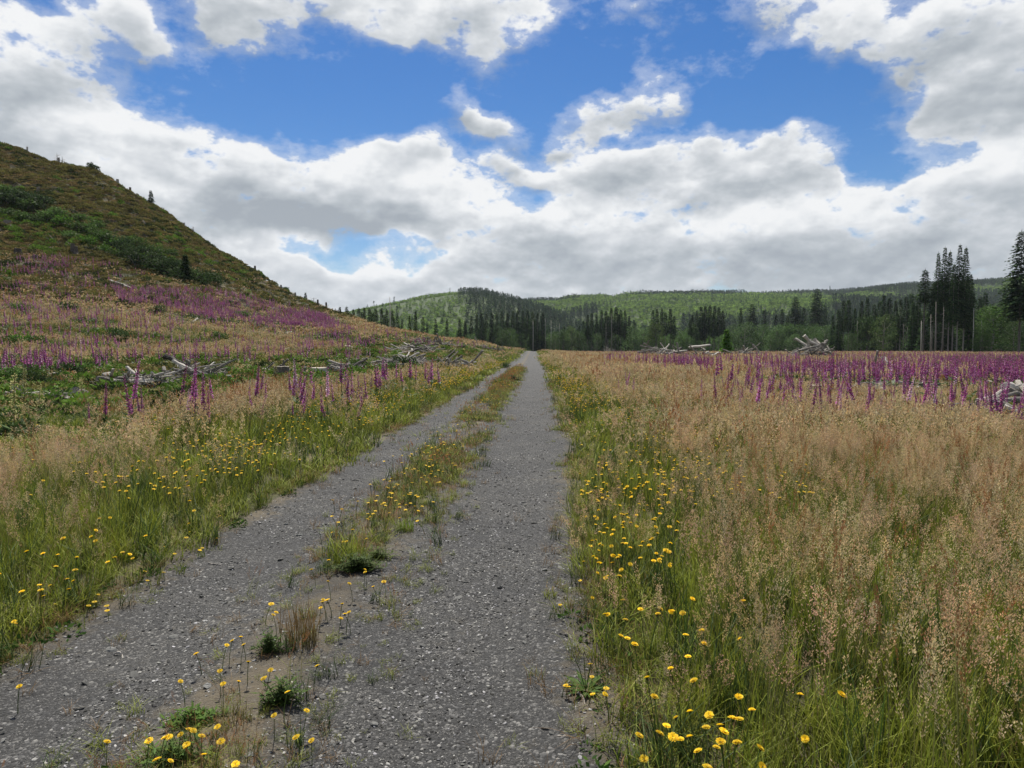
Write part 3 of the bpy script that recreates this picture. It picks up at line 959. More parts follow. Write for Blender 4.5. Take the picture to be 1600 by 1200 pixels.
LOWER = [((9.8, 12.6), (2.6, 2.2)), ((12.2, 15.0), (3.2, 3.6)), ((14, 17), (4, 2)), ((13.6, 24.5), (4.5, 4.0)), ((18, 26), (3.5, 3)), ((12, 29), (3, 3))]
HERB = [(-200, 586), (0, 584), (130, 578), (300, 562), (430, 566), (520, 556), (580, 528), (690, 530), (770, 548), (745, 572), (690, 588), (600, 600), (500, 622), (400, 628), (330, 640), (230, 690), (150, 740), (0, 770), (-200, 790)]
verge, meadow, cover = Pts(), Pts(), Pts()
for (y0, y1, dens) in [(1.25, 3, 150), (3, 6, 125), (6, 8.5, 95), (8.5, 16, 34), (16, 27, 24), (27, 50, 8.0), (50, 85, 5.0), (85, 130, 1.6), (130, 235, .95)]:
    hw = lambda Y: Y * 1.06 + 3.0
    area = (hw(y0) + hw(y1)) * (y1 - y0)
    n = int(area * dens)
    Y = rng.uniform(y0, y1, n); X = rng.uniform(-1, 1, n) * hw(y1)
    k = np.abs(X) < hw(Y); X, Y = X[k], Y[k]
    u, s, right = road_side(X, Y)
    base = base_h(X, Y)
    wob = fbm(X * .55, Y * .55, 91)
    big = fbm(X / 9, Y / 9, 92)
    big2 = fbm(X / 5 + 40, Y / 5, 93)
    edge = s + (wob - .5) * .6
    k = (edge > 0.0) & (base < 17)
    # thin where the hill's brush takes over
    k &= rng.uniform(0, 1, len(X)) < np.where(base > 9, .55, 1.0)
    # thin at the very edge
    k &= rng.uniform(0, 1, len(X)) < .5 + .5 * sstep(0, .25, edge)
    X, Y, u, s, right, base, wob, big, big2, edge = [q[k] for q in (X, Y, u, s, right, base, wob, big, big2, edge)]
    n = len(X)
    z = zone(Y)
    vw = np.where(right, 0.80 + .016 * Y, 1.75 + .03 * Y)                # width of the green, flowering verge
    tall = sstep(0, 1, (edge - vw + (wob - .5) * 1.6) / np.where(right, 1.1, 1.8) + .1)
    leftmid = (~right) & (Y > 14) & (s > 3.5)
    green = np.maximum(near_px(X, Y, GREEN_SPOTS), sstep(.52, .62, big2) * np.where(leftmid, .95, .55))
    green = np.where(right & (Y > 30), green * .45, green)
    ppx, ppy = project((X, Y, base))
    herb = inside_poly(ppx + 30 * (wob - .5), ppy + 26 * (wob - .5), HERB) * sstep(.30, .42, wob + .1)
    green = np.maximum(green, herb * .93)
    green = np.maximum(green, sstep(.47, .62, fbm(X / 1.3, Y / 1.3, 191)) * .6 * (Y < 24))
    leftmid = leftmid
    rust = np.clip(sstep(.46, .60, big) * np.where(leftmid, 1.0, .4) + .25 * leftmid, 0, 1)
    p_fresh = (1 - tall) * 1.0 + tall * (.16 + 1.5 * green)
    p_turf = (1 - tall) * .40 * (1.3 - sstep(.1, .6, edge)) + .02
    p_tan = tall * (1 - .9 * green) * (1 - .4 * rust) * 1.1 + (1 - tall) * .08
    p_pink = tall * (1 - .9 * green) * (.75 + .3 * rust) + (1 - tall) * .05
    p_rust = tall * (1 - .8 * green) * (.25 + 1.0 * rust) * .55
    p_deep = tall * (.10 + 1.2 * green * np.where(leftmid, 1.2, .4)) + (1 - tall) * .18
    p_pale = tall * (1 - .9 * green) * .4 + (1 - tall) * .04
    p_lit = .10 + .25 * (1 - sstep(0, .3, edge))
    thin = np.where(Y < 8.5, .55, np.where(Y < 27, .8, 1.0))
    p_tan, p_pink, p_pale = p_tan * thin, p_pink * thin, p_pale * thin
    kind = pick(n, range(8), [p_fresh, p_turf, p_tan, p_pink, p_rust, p_deep, p_pale, p_lit])
    vid = z * 24 + kind * 3 + rng.integers(0, 3, n)
    hgt = np.where(tall > .5, 1.0, .72 + .40 * sstep(.1, .6, edge)) * rng.uniform(.75, 1.2, n) * (.82 + .36 * wob)
    hgt *= 1 - .48 * herb
    hgt *= 1 - .72 * near_px(X, Y, LOWER)
    hgt *= np.where(kind == 0, np.where(tall > .4, 1.25, .95), 1)
    wid = rng.uniform(.85, 1.2, n)
    b = rng.uniform(.78, 1.2, n) * (.85 + .3 * fbm(X / 3, Y / 3, 97))
    tint = np.stack([b * rng.uniform(.92, 1.08, n), b, b * rng.uniform(.88, 1.05, n)], 1)
    p = np.stack([X, Y, H(X, Y)], 1)
    scl = np.stack([wid, wid, hgt], 1)
    g = tall < .5
    verge.add(p[g], vid[g], scl[g], tint[g], tilt=.13)
    meadow.add(p[~g], vid[~g], scl[~g], tint[~g], tilt=.13)

# sparse growth between the wheel tracks and on the road's shoulders
n = 15000
Y = 1.5 + 58 * rng.uniform(0, 1, n) ** 1.9
u = rng.normal(-1.33, .26, n)
pt = fbm(u * 1.4, Y * .55, 120, 4) + .12 * sstep(8, 30, Y) + .085 * (1 - sstep(5, 9, Y))
k = rng.uniform(0, 1, n) < sstep(.40, .60, pt) * .8 + .06
Y, u = Y[k], u[k]
X = u + ROADK * Y; n = len(X)
kind = pick(n, [0, 1, 7, 5, 4], [np.full(n, .22), np.full(n, .5), np.full(n, .55), np.full(n, .12), np.full(n, .05)])
s = rng.uniform(.3, .85, n) * np.where(Y < 5, .72, 1)
b = rng.uniform(.8, 1.2, n)
verge.add(np.stack([X, Y, H(X, Y) + .01], 1), zone(Y) * 24 + kind * 3 + rng.integers(0, 3, n), np.stack([s, s, s * np.where(kind == 0, .55, .6)], 1), np.stack([b, b, b], 1), .2)
n = 7000
Y = 1.4 + 34 * rng.uniform(0, 1, n) ** 1.5
lf = rng.uniform(0, 1, n) < .45
lo = rng.normal(0, .2, n)
u = np.where(lf, road_left(Y) + lo - .1, road_right(Y) - lo + .1)
k = rng.uniform(0, 1, n) < sstep(.32, .55, fbm(u * 2, Y, 131)) * np.where(lo > .1, .4, 1.0); Y, u = Y[k], u[k]; X = u + ROADK * Y; n = len(X)
kind = pick(n, [1, 7, 0, 5], [np.full(n, .5), np.full(n, .5), np.full(n, .15), np.full(n, .08)])
s = rng.uniform(.35, .8, n); b = rng.uniform(.75, 1.15, n)
verge.add(np.stack([X, Y, H(X, Y) + .01], 1), zone(Y) * 24 + kind * 3 + rng.integers(0, 3, n), np.stack([s, s, s * .7], 1), np.stack([b, b, b], 1), .25)

verge.build('verge_grass', VAR, 'green grass along the verges and between the wheel tracks', 'grass')
meadow.build('meadow_grass', VAR, 'tall tan seeding grass covering the meadow', 'grass')


# ---- low brush and herbs on the hillside and in hollows of the left meadow
def clump_mesh(r, h, n, lw, cols_, up=.5, mat=None):
    mb = MB()
    for _ in range(n):
        a = random.uniform(0, 6.283); q = math.sqrt(random.random())
        x, y = math.cos(a) * q * r, math.sin(a) * q * r
        z = h * (1 - .75 * q * q) * random.uniform(.25, 1.0)
        d = (math.cos(a) * .7 + random.gauss(0, .5), math.sin(a) * .7 + random.gauss(0, .5), up + random.random() * .8)
        mb.leaf((x, y, z), d, lw * random.uniform(.5, .8), lw * random.uniform(.9, 1.6), vary(random.choice(cols_), .3))
    return mb.mesh('clump', mat or M_LEAF_I)


CV = []
for _ in range(3): CV.append(clump_mesh(.9, .7, 150, .22, [(.12, .118, .036), (.155, .15, .046), (.13, .108, .044)]))       # 0-2 olive brush
for _ in range(3): CV.append(clump_mesh(.9, .9, 170, .22, [(.085, .155, .024), (.12, .205, .032), (.075, .125, .024)]))         # 3-5 bright green
for _ in range(3): CV.append(clump_mesh(.9, .45, 120, .2, [(.19, .145, .065), (.145, .105, .052), (.23, .17, .08)]))          # 6-8 brown
for _ in range(3): CV.append(clump_mesh(.6, .22, 90, .3, [(.30, .27, .23), (.20, .18, .15), (.12, .10, .085)], .1))            # 9-11 grey slash
for _ in range(3): CV.append(clump_mesh(.8, .8, 150, .2, [(.026, .042, .014), (.042, .06, .02)]))                              # 12-14 dark
for _ in range(3): CV.append(clump_mesh(.16, .16, 40, .06, [(.03, .065, .014), (.05, .10, .02), (.07, .12, .025)], .5))     # 15-17 small herbs
n = 64000
Y = rng.uniform(66, 205, n); X = -rng.uniform(0, 1.4, n) * Y * 1.0
bh = base_h(X, Y)
k = (bh > 7.5) & (X < -8)
X, Y, bh = X[k], Y[k], bh[k]; n = len(X)
na_ = fbm(X / 11, Y / 11, 150); nb_ = fbm(X / 6, Y / 6, 151)
steep = sstep(12, 22, bh)
k = rng.uniform(0, 1, n) < .25 + .75 * steep
X, Y, bh, na_, nb_, steep = [q[k] for q in (X, Y, bh, na_, nb_, steep)]; n = len(X)
gb = np.exp(-((bh - 23) / 7.0) ** 2) * sstep(-20, -75, X)            # greener band low on the slope
kd = pick(n, [0, 3, 6, 9, 12], [.75 * np.ones(n) + .3 * na_, .03 + .8 * gb * sstep(.45, .62, nb_), .65 * sstep(.40, .60, na_) + .22, .045 + .16 * sstep(.56, .7, nb_), .18 + .35 * sstep(.55, .4, na_)])
s = rng.uniform(.55, 1.25, n)
b = rng.uniform(.7, 1.3, n)
cover.add(np.stack([X, Y, H(X, Y) - .05], 1), kd + rng.integers(0, 3, n), np.stack([s, s, s * rng.uniform(.6, 1.2, n)], 1), np.stack([b, b, b * rng.uniform(.85, 1.1, n)], 1), .2)
# left meadow hollows, right meadow low herbs
n = 9000
Y = rng.uniform(15, 100, n); X = rng.uniform(-.85, .85, n) * Y
u, s_, right = road_side(X, Y)
k = (s_ > np.where(right, 9, 4.5)) & (base_h(X, Y) < 12)
X, Y, right = X[k], Y[k], right[k]; n = len(X)
m = np.maximum(near_px(X, Y, GREEN_SPOTS), sstep(.55, .68, fbm(X / 5 + 40, Y / 5, 93)) * np.where(right, .25, .8))
hq_x, hq_y = project((X, Y, base_h(X, Y)))
m = np.maximum(m, inside_poly(hq_x, hq_y, HERB) * .85)
k = rng.uniform(0, 1, n) < m * .8 + .02
X, Y = X[k], Y[k]; n = len(X)
kd = pick(n, [0, 3, 12], [np.full(n, .5), np.full(n, .5), np.full(n, .22)])
s = rng.uniform(.35, .75, n) * sstep(5, 40, Y + 12); b = rng.uniform(.75, 1.3, n)
cover.add(np.stack([X, Y, H(X, Y) - .03], 1), kd + rng.integers(0, 3, n), np.stack([s, s, s * rng.uniform(.5, .9, n)], 1), np.stack([b, b, b], 1), .2)
# small herbs among the near grass and at the road's edge
n = 2600
Y = 1.4 + 15 * rng.uniform(0, 1, n) ** 1.4; X = rng.uniform(-1, 1, n) * (Y * .8 + 2)
u, s_, right = road_side(X, Y)
mid = np.exp(-((u + 1.33) / .25) ** 2) * sstep(.45, .6, fbm(u * 1.4, Y * .55, 120, 4))
k = rng.uniform(0, 1, n) < np.where(s_ > -.12, .35 * np.exp(-(s_ / 1.2) ** 2) + .06, mid * .9)
X, Y = X[k], Y[k]; n = len(X)
s = rng.uniform(.25, .6, n); b = rng.uniform(.7, 1.2, n)
cover.add(np.stack([X, Y, H(X, Y) + .005], 1), 15 + rng.integers(0, 3, n), np.stack([s, s, s * rng.uniform(.4, 1, n)], 1), np.stack([b, b, b], 1), .2)
cover.build('ground_cover', CV, 'low brush, herbs and slash covering the clear-cut slopes', 'undergrowth')
# ------------------------------------------------------------------ foxgloves
FX = [(.40, .10, .29), (.46, .15, .34), (.32, .065, .22), (.50, .23, .41)]
FXPALE = [(.62, .36, .50), (.70, .50, .58)]


def foxglove_meshes(h, nb, fine, pal, q=1.0):
    """stem, spike of hanging bells, leaves"""
    st_ = MB()
    lean = random.uniform(-.05, .05), random.uniform(-.05, .05)
    def axis(t): return Vector((lean[0] * t * t * h, lean[1] * t * t * h, h * t))
    st_.tube([axis(t) for t in (0, .35, .7, 1.0)], [.008 * q, .007 * q, .005 * q, .002], 5 if fine else 3, (.10, .13, .04))
    sp_ = MB()
    t0 = random.uniform(.32, .6)
    for i in range(nb):
        t = t0 + (1 - t0) * (i / nb)
        a = i * 2.4 + random.uniform(-.4, .4)
        k = 1 - .72 * ((t - t0) / (1 - t0)) ** 1.3
        L = .038 * k * q * random.uniform(.8, 1.2); W = .020 * k * q
        o = axis(t)
        d = Vector((math.cos(a), math.sin(a), -.75)).normalized()
        c = vary(random.choice(pal), .2)
        if k < .38: c = (.16, .17, .07)
        n = 6 if fine else 3
        up = Vector((0, 0, 1)); e1 = d.cross(up).normalized(); e2 = d.cross(e1)
        vs, cs, fs = [], [], []
        rings = [(0, .35, .9), (.55, .85, 1.0), (1.0, 1.15, 1.15)] if fine else [(0, .5, .9), (1.0, 1.3, 1.1)]
        for (tt, rr, br) in rings:
            for j in range(n):
                an = 6.283 * j / n
                vs.append(tuple(o + d * (L * tt + .004) + e1 * math.cos(an) * W * rr + e2 * math.sin(an) * W * rr)); cs.append(tuple(x * br for x in c))
        for r_ in range(len(rings) - 1):
            for j in range(n):
                fs.append((r_ * n + j, r_ * n + (j + 1) % n, (r_ + 1) * n + (j + 1) % n, (r_ + 1) * n + j))
        sp_.add(vs, fs, cs)
    lf = MB()
    for i in range(9 if fine else 5):
        a = i * 2.4; t = random.uniform(.0, .3)
        d = (math.cos(a), math.sin(a), random.uniform(.1, .8))
        lf.leaf(axis(t), d, .07 * q, .2 * q, vary((.05, .085, .03)), (math.sin(a) * .2, math.cos(a) * .2, 1))
    return st_, sp_, lf


def foxglove_proto(h, nb, pal):
    root = empty('foxglove')
    s, p, l = foxglove_meshes(h, nb, True, pal)
    s.build('stem', M_LEAF, root); p.build('flower_spike', M_PETAL, root); l.build('leaves', M_LEAF, root)
    return root


# fields of foxgloves as the photograph shows them: polygons and clumps (photo pixels of the flowers), how many
def in_poly(n, poly):
    poly = np.array(poly, float)
    a, b = poly.min(0), poly.max(0)
    out = []
    while len(out) < n:
        q = rng.uniform(a, b, (n * 3, 2))
        ins = np.zeros(len(q), bool)
        j = len(poly) - 1
        for i in range(len(poly)):
            xi, yi = poly[i]; xj, yj = poly[j]
            c = ((yi > q[:, 1]) != (yj > q[:, 1])) & (q[:, 0] < (xj - xi) * (q[:, 1] - yi) / (yj - yi + 1e-9) + xi)
            ins ^= c; j = i
        out.extend(q[ins].tolist())
    return np.array(out[:n])


POLY = [  # name of place, polygon, count
    ('on the slope under the steep hillside', [(175, 448), (260, 452), (330, 452), (420, 468), (500, 488), (540, 508), (530, 520), (440, 512), (340, 498), (260, 482), (185, 470)], 3600),
    ('on the slope under the steep hillside', [(400, 478), (500, 490), (555, 515), (520, 520), (430, 502)], 1700),
    ('on the slope under the steep hillside', [(0, 405), (80, 398), (190, 415), (240, 428), (150, 440), (0, 425)], 600),
    ('dotted over the grassy slope', [(0, 440), (180, 445), (520, 515), (620, 545), (560, 560), (200, 560), (0, 575)], 2000),
    ('dotted over the grassy slope', [(440, 515), (560, 515), (600, 530), (560, 540), (460, 540)], 380),
    ('dotted over the grassy slope', [(560, 505), (640, 525), (800, 543), (800, 546), (640, 535), (560, 515)], 150),
    ('in the wide field', [(1260, 543), (1600, 540), (1640, 565), (1600, 572), (1400, 562), (1280, 556)], 3400),
    ('in the wide field', [(1120, 560), (1250, 562), (1640, 580), (1640, 618), (1500, 628), (1330, 622), (1230, 605), (1130, 590)], 200),
    ('in the wide field', [(1110, 588), (1640, 600), (1640, 632), (1300, 628), (1120, 606)], 130),
    ('in the wide field', [(1180, 552), (1340, 566), (1640, 575), (1640, 590), (1330, 585), (1160, 570)], 1300),
    ('far out in the field', [(940, 549), (1010, 548), (1260, 546), (1260, 554), (1160, 566), (1050, 568), (950, 560)], 1100),
    ('far out in the field', [(870, 545.5), (1300, 543.5), (1600, 540), (1600, 545), (1200, 549), (940, 551), (870, 547)], 900),
    ('far out in the field', [(930, 555), (1120, 562), (1110, 575), (940, 566)], 220),
]
CLUMP = [  # place, centre, spread, count : single clumps near enough to make out
    ('by the grey slash beside the road', (222, 622), (17, 13), 22), ('by the grey slash beside the road', (310, 616), (24, 9), 16), ('by the grey slash beside the road', (60, 655), (20, 10), 11),
    ('by the grey slash beside the road', (20, 640), (18, 12), 8), ('by the grey slash beside the road', (145, 622), (16, 9), 5), ('by the grey slash beside the road', (410, 605), (26, 10), 9), ('by the grey slash beside the road', (360, 640), (16, 14), 6),
    ('near the flat slash below the bank', (470, 602), (12, 13), 20), ('near the flat slash below the bank', (545, 603), (18, 11), 26), ('near the flat slash below the bank', (520, 608), (14, 9), 8), ('near the flat slash below the bank', (600, 590), (22, 9), 18), ('near the flat slash below the bank', (660, 583), (14, 5), 12),
    ('dotted over the grassy slope', (130, 545), (14, 8), 16), ('dotted over the grassy slope', (98, 558), (12, 7), 14), ('dotted over the grassy slope', (62, 560), (12, 6), 10), ('dotted over the grassy slope', (215, 498), (10, 6), 18), ('dotted over the grassy slope', (322, 545), (12, 6), 14), ('dotted over the grassy slope', (20, 555), (20, 10), 10),
    ('in the wide field', (1430, 612), (26, 12), 14), ('in the wide field', (1490, 620), (18, 10), 16), ('in the wide field', (1560, 606), (26, 14), 16), ('in the wide field', (1160, 592), (34, 16), 26), ('in the wide field', (1200, 608), (18, 12), 10), ('in the wide field', (1285, 600), (30, 12), 14), ('in the wide field', (1240, 600), (26, 10), 12),
]
SINGLE = [(1307, 622, 'darkest and nearest'), (1286, 607, 'tall and bright'), (1068, 594, 'tall and bushy'), (1063, 584, 'slim'), (975, 590, 'slim'), (984, 593, 'slim'), (988, 596, 'slim'), (968, 590, 'short'), (1007, 601, 'short'), (1098, 605, 'lone dark'), (1104, 593, 'lone short'),
          (1180, 617, 'lone leaning'), (960, 569, 'tall lone'), (1394, 612, 'dark stout'), (1396, 624, 'short'), (1060, 602, 'slim'), (1210, 575, 'tall'), (1368, 622, 'short')]
allf = []
for (pl, poly, n) in POLY:
    q = in_poly(n, poly)
    for (x, y) in q: allf.append((x, y, pl, None))
for (pl, c, s, n) in CLUMP:
    for _ in range(int(n * .75)): allf.append((random.gauss(c[0], s[0] * .85), random.gauss(c[1], s[1] * .6), pl, None))
for (x, y, w_) in SINGLE: allf.append((x, y, 'in the wide field', w_))
pos = px_ground([a[0] for a in allf], [a[1] for a in allf], 0.72)
ok = ~np.isnan(pos[:, 0])
clus = fbm(pos[:, 0] / 4.5, pos[:, 1] / 4.5, 171)
clus = np.where(np.isnan(clus), 0, clus)
FOX = []
for i, a in enumerate(allf):
    if not ok[i]: continue
    if a[3] is None and i < sum(p_[2] for p_ in POLY) and random.random() > .30 + 2.6 * (clus[i] - .42): continue
    if pos[i, 1] < 12: continue
    FOX.append((pos[i], a[2], a[3]))
FOX.sort(key=lambda f: (f[2] is None, f[0][1]))
KEEP = 300
protos = [foxglove_proto(random.uniform(1.05, 1.4), random.randint(34, 46), random.choice([FX, FX[:3], FX[1:]])) for _ in range(6)] + [foxglove_proto(1.2, 36, FXPALE)]
tiny = []
for k in range(5):
    s, p, l = foxglove_meshes(1.2, 26, False, FX, 1.25)
    m_ = MB()
    for q in (s, p, l): m_.add(q.v, q.f, list(q.c))
    tiny.append(m_.mesh('foxglove', M_PETAL))
FXG = {'by the grey slash beside the road': 'foxgloves by the slash beside the road', 'near the flat slash below the bank': 'foxgloves below the grassy bank', 'on the slope under the steep hillside': 'foxgloves under the hillside',
       'dotted over the grassy slope': 'foxgloves dotted over the slope', 'in the wide field': 'foxgloves in the wide field', 'far out in the field': 'foxgloves far out in the field'}
used = [0] * len(protos)
for i, (p, pl, w_) in enumerate(FOX[:KEEP]):
    if i < 150:
        v = 6 if (random.random() < .05 and w_ is None) else random.randrange(6)
        if w_ == 'darkest and nearest': v = 2
        o = protos[v] if not used[v] else copy_tree(protos[v])
        used[v] = 1
    else:
        v = 0
        o = bpy.data.objects.new('foxglove', random.choice(tiny)); COL.objects.link(o)
    o.location = p
    o.rotation_euler = (random.gauss(0, .11), random.gauss(0, .11), random.uniform(0, 6.28))
    s = random.uniform(.42, 1.02) * (1.12 if w_ and ('tall' in w_ or 'nearest' in w_) else 1) * (.8 if w_ and 'short' in w_ else 1)
    if 'slash' in pl or 'dotted' in pl: s *= 1.22
    o.scale = (s, s, s)
    if w_:
        in_row(o, 'foxgloves standing alone in the tan grass', w_ + ' magenta foxglove standing alone in the tan grass', 'foxglove')
    elif v == 6:
        in_row(o, FXG[pl], 'pale pink foxglove ' + pl, 'foxglove')
    else:
        tag(o, 'magenta foxglove spike ' + pl, 'foxglove', FXG[pl])
for v, o in enumerate(protos):
    if not used[v]:
        for ch in list(o.children): bpy.data.objects.remove(ch)
        bpy.data.objects.remove(o)
rest = Pts()
TINYK = []
for k in range(6):
    s, p, l = foxglove_meshes(1.2, 20, False, FX if k < 5 else FXPALE, 1.5)
    m_ = MB()
    for q in (s, p, l): m_.add(q.v, q.f, list(q.c))
    TINYK.append(m_.mesh('foxglove_far', M_PETAL_I))
rp = np.array([f[0] for f in FOX[KEEP:]]); n = len(rp)
onslope = rp[:, 2] > 2.5
s = rng.uniform(.65, 1.05, n) * np.where(onslope, 1.35, 1.12); b = rng.uniform(.85, 1.3, n)
rest.add(rp, np.where(rng.uniform(0, 1, n) < .04, 5, rng.integers(0, 5, n)), s, np.stack([b, b, b], 1), .08)
rest.build('foxglove_field', TINYK, 'purple haze of countless far foxgloves across slope and field', 'foxgloves')


# ------------------------------------------------------------------ yellow flowers
YEL = [(.80, .55, .016), (.85, .62, .03), (.76, .48, .012)]


def flower_meshes(h, R_, fine=True):
    s = MB(); bend = random.uniform(-.06, .06), random.uniform(-.06, .06)
    top = Vector((bend[0], bend[1], h))
    s.tube([(0, 0, -.02), (bend[0] * .3, bend[1] * .3, h * .5), tuple(top)], [.0022, .0018, .0016] if fine else [.003] * 3, 4 if fine else 3, (.09, .13, .035))
    hd = MB()
    tilt = Euler((random.gauss(0, .3), random.gauss(0, .3), random.uniform(0, 6))).to_matrix()
    for ring, (n, r0, r1, z0, z1) in enumerate([(17, .25, 1.0, 0, .10), (13, .2, .78, .05, .28), (8, .1, .5, .08, .4)] if fine else [(9, .15, 1.0, 0, .2), (6, .1, .65, .1, .4)]):
        for i in range(n):
            a = 6.283 * (i + random.uniform(-.2, .2)) / n
            wv = 2.6 / n
            d = Vector((math.cos(a), math.sin(a), 0)); sd = Vector((-math.sin(a), math.cos(a), 0))
            rr = r1 * random.uniform(.88, 1.08)
            q = [d * r0 - sd * wv * .35 * r1 + Vector((0, 0, z0)), d * rr - sd * wv * r1 + Vector((0, 0, z1)), d * rr + sd * wv * r1 + Vector((0, 0, z1)), d * r0 + sd * wv * .35 * r1 + Vector((0, 0, z0))]
            hd.add([tuple(top + tilt @ (v * R_)) for v in q], [(0, 1, 2, 3)], vary(random.choice(YEL), .12))
    cal = MB()
    cal.tube([tuple(top + Vector((0, 0, -.35 * R_ * 2))), tuple(top + Vector((0, 0, .05 * R_)))], [.18 * R_, .42 * R_], 6, (.06, .09, .03))
    hd.add(cal.v, cal.f, list(cal.c))
    return s, hd


def flower_proto(h, R_):
    root = empty('yellow_wildflower')
    s, hd = flower_meshes(h, R_)
    s.build('stem', M_LEAF, root); hd.build('flower_head', M_PETAL, root)
    return root


FP = [flower_proto(h, r) for h, r in ((.16, .0135), (.20, .0155), (.26, .0150), (.30, .014), (.34, .0165), (.38, .0145))]
FPH = [.16, .20, .26, .30, .34, .38]
low = [0, 1]; tallf = [2, 3, 4, 5]
# heads seen one by one near the camera (photo pixels), by place
STRIP = [(315, 1018), (346, 1012), (357, 1003), (384, 997), (386, 1034), (375, 1012), (344, 1051), (375, 1064), (348, 1073), (289, 1066), (413, 946), (437, 957), (432, 960), (519, 935), (512, 942), (509, 938), (531, 945), (499, 954), (549, 960), (540, 959), (528, 972),
         (416, 1046), (417, 1056), (489, 1043), (442, 1085), (473, 1121), (469, 1146), (487, 1153), (428, 1116), (336, 1132), (311, 1144), (336, 1157), (277, 1154), (249, 1154), (229, 1154), (248, 1158), (262, 1182), (274, 1188), (283, 1170), (290, 1172), (313, 1161), (317, 1178), (356, 1192), (165, 1167), (300, 1150),
         (26, 1077), (517, 913), (494, 890), (551, 913), (568, 898), (592, 911), (603, 912), (590, 917), (573, 890), (535, 848), (540, 846), (568, 843), (510, 875), (576, 810), (574, 813), (632, 790), (657, 800), (640, 775), (628, 808), (648, 778), (529, 838), (523, 833), (557, 830)]
RIGHT = [(938, 897), (930, 938), (962, 938), (948, 959), (956, 961), (970, 966), (985, 998), (998, 999), (1003, 1004), (931, 1039), (925, 1062), (919, 1088), (947, 1082), (877, 1073), (953, 1086), (993, 1184), (1021, 1157), (1041, 1153), (1051, 1145), (1064, 1136), (1078, 1133), (1091, 1127), (1097, 1165), (1048, 1168), (1072, 1170), (1082, 1132), (1092, 1125),
         (1140, 1150), (1157, 1153), (1129, 1160), (1143, 1173), (1160, 1174), (1165, 1192), (1127, 1194), (1128, 1160), (1171, 1099), (1133, 1113), (1142, 1115), (1157, 1111), (1235, 1083), (1338, 1096), (1255, 1145), (1057, 963), (1080, 983), (1072, 988), (1013, 953), (1035, 953), (1012, 960), (1147, 943), (1092, 941), (1056, 1026), (1035, 1050), (1035, 1084), (1030, 1072), (1064, 1064), (876, 950), (884, 1073), (905, 905), (1176, 1003), (1115, 1007),
         (920, 880), (954, 878), (966, 899), (978, 888), (975, 880), (947, 907), (952, 900), (938, 865), (950, 850), (940, 855), (983, 780), (1030, 812), (1016, 813), (1002, 806), (999, 800), (1025, 832), (980, 770), (1010, 790), (940, 800), (915, 808), (1040, 806), (970, 820), (1011, 960), (1034, 956)]
LEFT = [(24, 930), (62, 928), (62, 932), (95, 914), (94, 908), (76, 915), (114, 922), (119, 920), (123, 894), (122, 907), (134, 952), (138, 944), (150, 935), (90, 948), (171, 949), (155, 881), (99, 882), (196, 869), (187, 872), (5, 895), (35, 862), (17, 970), (27, 978), (5, 955), (0, 1014), (137, 829), (155, 837), (156, 842), (85, 845), (83, 869), (60, 870), (222, 840), (194, 867), (206, 871), (257, 896), (234, 906), (231, 895), (170, 955), (165, 810), (147, 810), (113, 870), (308, 862), (320, 859), (340, 809), (300, 818), (303, 832), (339, 842), (298, 800), (284, 842), (257, 858), (267, 870)]
n = 110
ex = [(random.uniform(905, 1050), 735 + 150 * random.random(), 'R') for _ in range(n)] + [(random.uniform(230, 560), 0, 'L') for _ in range(90)]
heads = [(x, y, 'S') for x, y in STRIP] + [(x, y, 'R') for x, y in RIGHT] + [(x, y, 'L') for x, y in LEFT] + [e for e in ex if e[2] == 'R']
for e in ex:
    if e[2] == 'L':
        yb = 548 + (835 - e[0]) / 1.66          # the left road edge in this column
        heads.append((e[0], yb - random.uniform(8, 90), 'L'))
FL = {'S': ('yellow wildflower low in the strip between the wheel tracks', 'yellow flowers between the wheel tracks'),
      'R': ('yellow wildflower in the green verge beside the right wheel track', 'yellow flowers in the right verge'),
      'L': ('yellow wildflower in the green verge beside the left wheel track', 'yellow flowers in the left verge')}
UNIQ = {(26, 1077): 'lone yellow wildflower on bare gravel of the left wheel track', (165, 1167): 'small yellow wildflower alone on gravel beside the middle strip', (1097, 1165): 'large open yellow wildflower low among the pale grass heads', (1021, 1157): 'round yellow wildflower where bare soil meets tall grass',
        (877, 1073): 'yellow wildflower on bare soil at the right edge of the gravel', (413, 946): 'yellow wildflower standing apart at the left side of the middle strip', (1338, 1096): 'yellow wildflower alone deep in the tan grass', (1235, 1083): 'yellow wildflower amid brown grass heads, away from the verge',
        (469, 1146): 'bigger of two yellow wildflowers side by side on the gravel', (487, 1153): 'smaller of two yellow wildflowers side by side on the gravel', (473, 1121): 'yellow wildflower just behind a side-by-side pair on the gravel'}
fused = [0] * len(FP)
small = []
for k in range(4):
    s, hd = flower_meshes(.3, .0155, False); s.add(hd.v, hd.f, list(hd.c)); small.append((s.mesh('yellow_wildflower', M_PETAL), .3))
    s, hd = flower_meshes(.16, .0155, False); s.add(hd.v, hd.f, list(hd.c)); small.append((s.mesh('yellow_wildflower', M_PETAL), .16))
heads = heads[:300]
